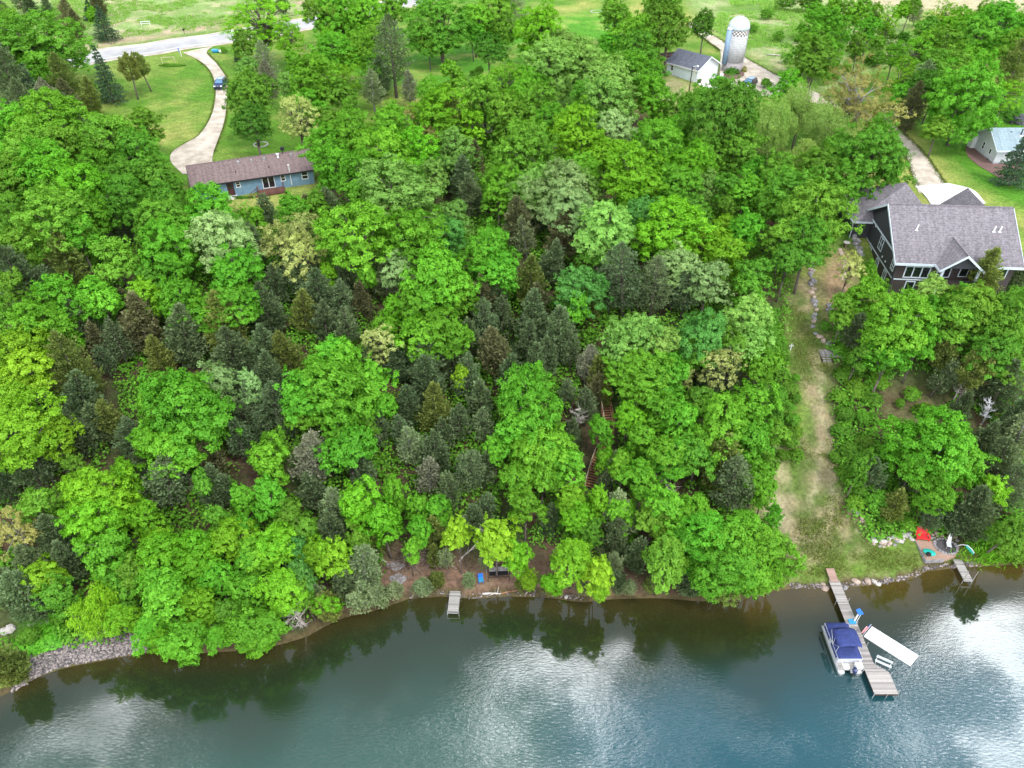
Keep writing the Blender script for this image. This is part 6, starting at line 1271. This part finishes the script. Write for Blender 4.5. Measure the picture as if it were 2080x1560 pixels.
# tree ring borders
for px, py, rr, lab in [(530, 294, 1.25, 'ring of pale stones round the small tree behind the blue house'), (1212, 24, 1.7, 'ring of pale stones round a trunk at the top middle')]:
    p = P(px, py); mb = MB(); g = np.random.default_rng(3)
    for i in range(26): a = i/26*6.283; mb.rings([circ(math.cos(a)*rr, math.sin(a)*rr, 0, .15, 6), circ(math.cos(a)*rr, math.sin(a)*rr, .16+g.random()*.06, .12, 6)])
    o = mb.build('stone_ring', M['stonewhite'], None, label=lab, cat='stone ring'); o.location = (p[0], p[1], ground(*p[:2])-.02)
p = P(530, 296); 
# mailbox, signs, posts near the road
def post(px, py, h, m, lab, cat='post', name='marker_post', r=.06):
    p = P(px, py); o = MB().box(-r, r, -r*.6, r*.6, 0, h).build(name, M[m], None, label=lab, cat=cat); o.location = (p[0], p[1], ground(*p[:2])-.02); return o
post(369, 115, 1.3, 'white', 'white marker post at the corner of highway and left drive'); 
p = P(365, 112); sg = empty('road_sign', (p[0], p[1], ground(*p[:2])), .3, 'small blue address sign where the left drive meets the highway', 'sign'); MB().tube((0, 0, 0), (0, 0, 1.5), .04).build('post', M['steel'], sg); MB().box(-.12, .12, -.03, .03, .8, 1.6).build('plate', M['bluep'], sg)
p = P(375, 70); mbx = empty('mailbox', (p[0], p[1], ground(*p[:2])), 0, 'black mailbox on a post across the highway', 'mailbox'); MB().tube((0, 0, 0), (0, 0, 1.0), .05).build('post', M['wood_dark'], mbx); MB().rings([circ(0, -.25, 1.2, .22, 12, 'y'), circ(0, .35, 1.2, .22, 12, 'y')]).build('box', M['black'], mbx)
p = P(438, 107); b_ = empty('culvert_cover', (p[0], p[1], ground(*p[:2])), 0, 'blue-white boat-shaped planter beside the drive entrance', 'planter'); MB().rings([circ(0, 0, 0, .7, 14, ry=.4), circ(0, 0, .7, .95, 14, ry=.5), circ(0, 0, .8, .8, 14, ry=.35)]).build('tub', M['cyanp'], b_, True); MB().rings([circ(1.3, .1, 0, .35, 12), circ(1.3, .1, .55, .5, 12), circ(1.3, .1, .6, .1, 12)]).build('lid', M['lamp'], b_, True)
post(626, 20, 1.6, 'white', 'white post on the far verge of the highway near the top'); post(1638, 108, 1.0, 'white', 'small white stake in the meadow behind the silo') ; post(1233, 60, .9, 'white', 'small white stake on the lawn at the top middle')
p = P(297, 52); tb = empty('picnic_frame', (p[0], p[1], ground(*p[:2])), .2, 'white rail gate standing in the far meadow', 'gate'); MB().tube((-1.2, 0, 0), (-1.2, 0, 1.1), .07).build('post', M['white'], tb); MB().tube((1.0, 0, 0), (1.0, 0, 1.1), .07).build('post', M['white'], tb); MB().box(-1.3, 1.1, -.05, .05, .95, 1.1).box(-1.3, 1.1, -.05, .05, .5, .6).build('rail', M['white'], tb)
p = P(345, 128); ar = empty('garden_arch', (p[0], p[1], ground(*p[:2])), .2, 'small wooden garden frame in the planted bed beside the highway', 'trellis'); MB().tube((-1.6, 0, 0), (-1.6, 0, 1.3), .07).build('post', M['wood_pale'], ar); MB().tube((1.2, 0, 0), (1.2, 0, 1.3), .07).build('post', M['wood_pale'], ar); MB().box(-1.7, 1.3, -.06, .06, 1.25, 1.35).build('beam', M['wood_pale'], ar)
# planted beds (massed small leaves)
def bed(px, py, rx, ry, h, fol, lab, n=700, seed=1):
    p = P(px, py); g = np.random.default_rng(seed); d = sph(g, n, 0); r = g.random((n, 1))**.4; c_ = d*r*np.array([rx, ry, h]); c_[:, 2] = np.abs(c_[:, 2]); c_ += np.array([0, 0, 0.05])
    me = leafmesh('plants', c_, d+np.array([0, 0, .6]), g.uniform(.1, .22, n), .7, None, seed); me.materials.append(FOL[fol]); o = bpy.data.objects.new('planting', me); C.objects.link(o); o.location = (p[0], p[1], ground(*p[:2])); return tag(o, lab, 'plants', kind='stuff')
bed(350, 134, 3.4, .9, .6, 'deep', 'low planted bed under the wooden frame by the highway'); bed(1486, 150, 2.0, 1.2, 1.5, 'deep', 'green weeds growing at the foot of the silo', 900, 2); bed(1511, 146, .7, .8, 1.3, 'ochre', 'dry tan grass clump at the right foot of the silo', 350, 3)
bed(2060, 352, 2.6, 1.6, .5, 'deep', 'low plants in the bed before the grey bungalow', 500, 4); bed(1823, 1092, .55, .5, .8, 'bright', 'round bright green bush behind the patio wall', 500, 6); bed(492, 403, 2.6, .35, .45, 'deep', 'narrow green bed along the foot of the blue house', 300, 7)
bed(84, 1290, 3.6, 2.2, .35, 'bright', 'bright green low plants above the loose stones', 1500, 8)
# reeds along the right shore
g = np.random.default_rng(12); cs = []
for i in range(2600):
    px = g.uniform(1965, 2140); py = g.uniform(1098, 1140); q = P(px, py) if i % 40 == 0 else None
    if q is not None: last = q
    cs.append((last[0]+g.normal()*.8, last[1]+g.normal()*.5))
cs = np.array(cs); ok = cs[:, 1]-shore_y(cs[:, 0]) > -.3; cs = cs[ok]; zz = np.maximum(T(cs[:, 0], cs[:, 1]), 0)
d = g.normal(size=(len(cs), 3))*.45+np.array([0, -.15, 1]); me = bladesmesh('reeds', np.column_stack([cs, zz]), d, g.uniform(.7, 1.5, len(cs)), .06, None, 5); me.materials.append(FOL['bright']); o = bpy.data.objects.new('reeds', me); C.objects.link(o); tag(o, 'tall bright green reeds along the right shore', 'reeds', kind='stuff')
# ================================================================ labels that single out each tree
def zone(px, py):
    for (x0, y0, x1, y1, s) in ZONES:
        if x0 <= px < x1 and y0 <= py < y1: return s
    return 'in the wood'
ORD = ['', 'leftmost', 'second from left', 'third from left', 'fourth from left', 'fifth from left', 'sixth from left', 'seventh from left', 'eighth from left', 'ninth from left', 'tenth from left', 'eleventh from left', 'twelfth from left']
grp = {}
for r in _placed:
    e, px, py, RR, ty, lab, H, x, y = r
    look = TYPES[ty][4]; sz = ''
    z = zone(px, py); grp.setdefault((look, z), []).append(r)
for (look, z), rs in grp.items():
    rs.sort(key=lambda r: r[1])
    for i, r in enumerate(rs):
        e = r[0]; cat_ = TYPES[r[4]][3]
        e['label'] = '%s %s%s' % (look, z, '' if len(rs) == 1 else ', '+(ORD[i+1] if i < len(rs)-1 else 'rightmost'))
        e['category'] = cat_
        e['group'] = {'tree': 'leafy trees', 'cedar': 'cedars', 'spruce': 'spruces', 'pine': 'pines', 'bare tree': 'bare trees', 'shrub': 'shrubs', 'bush': 'shrubs'}[cat_]
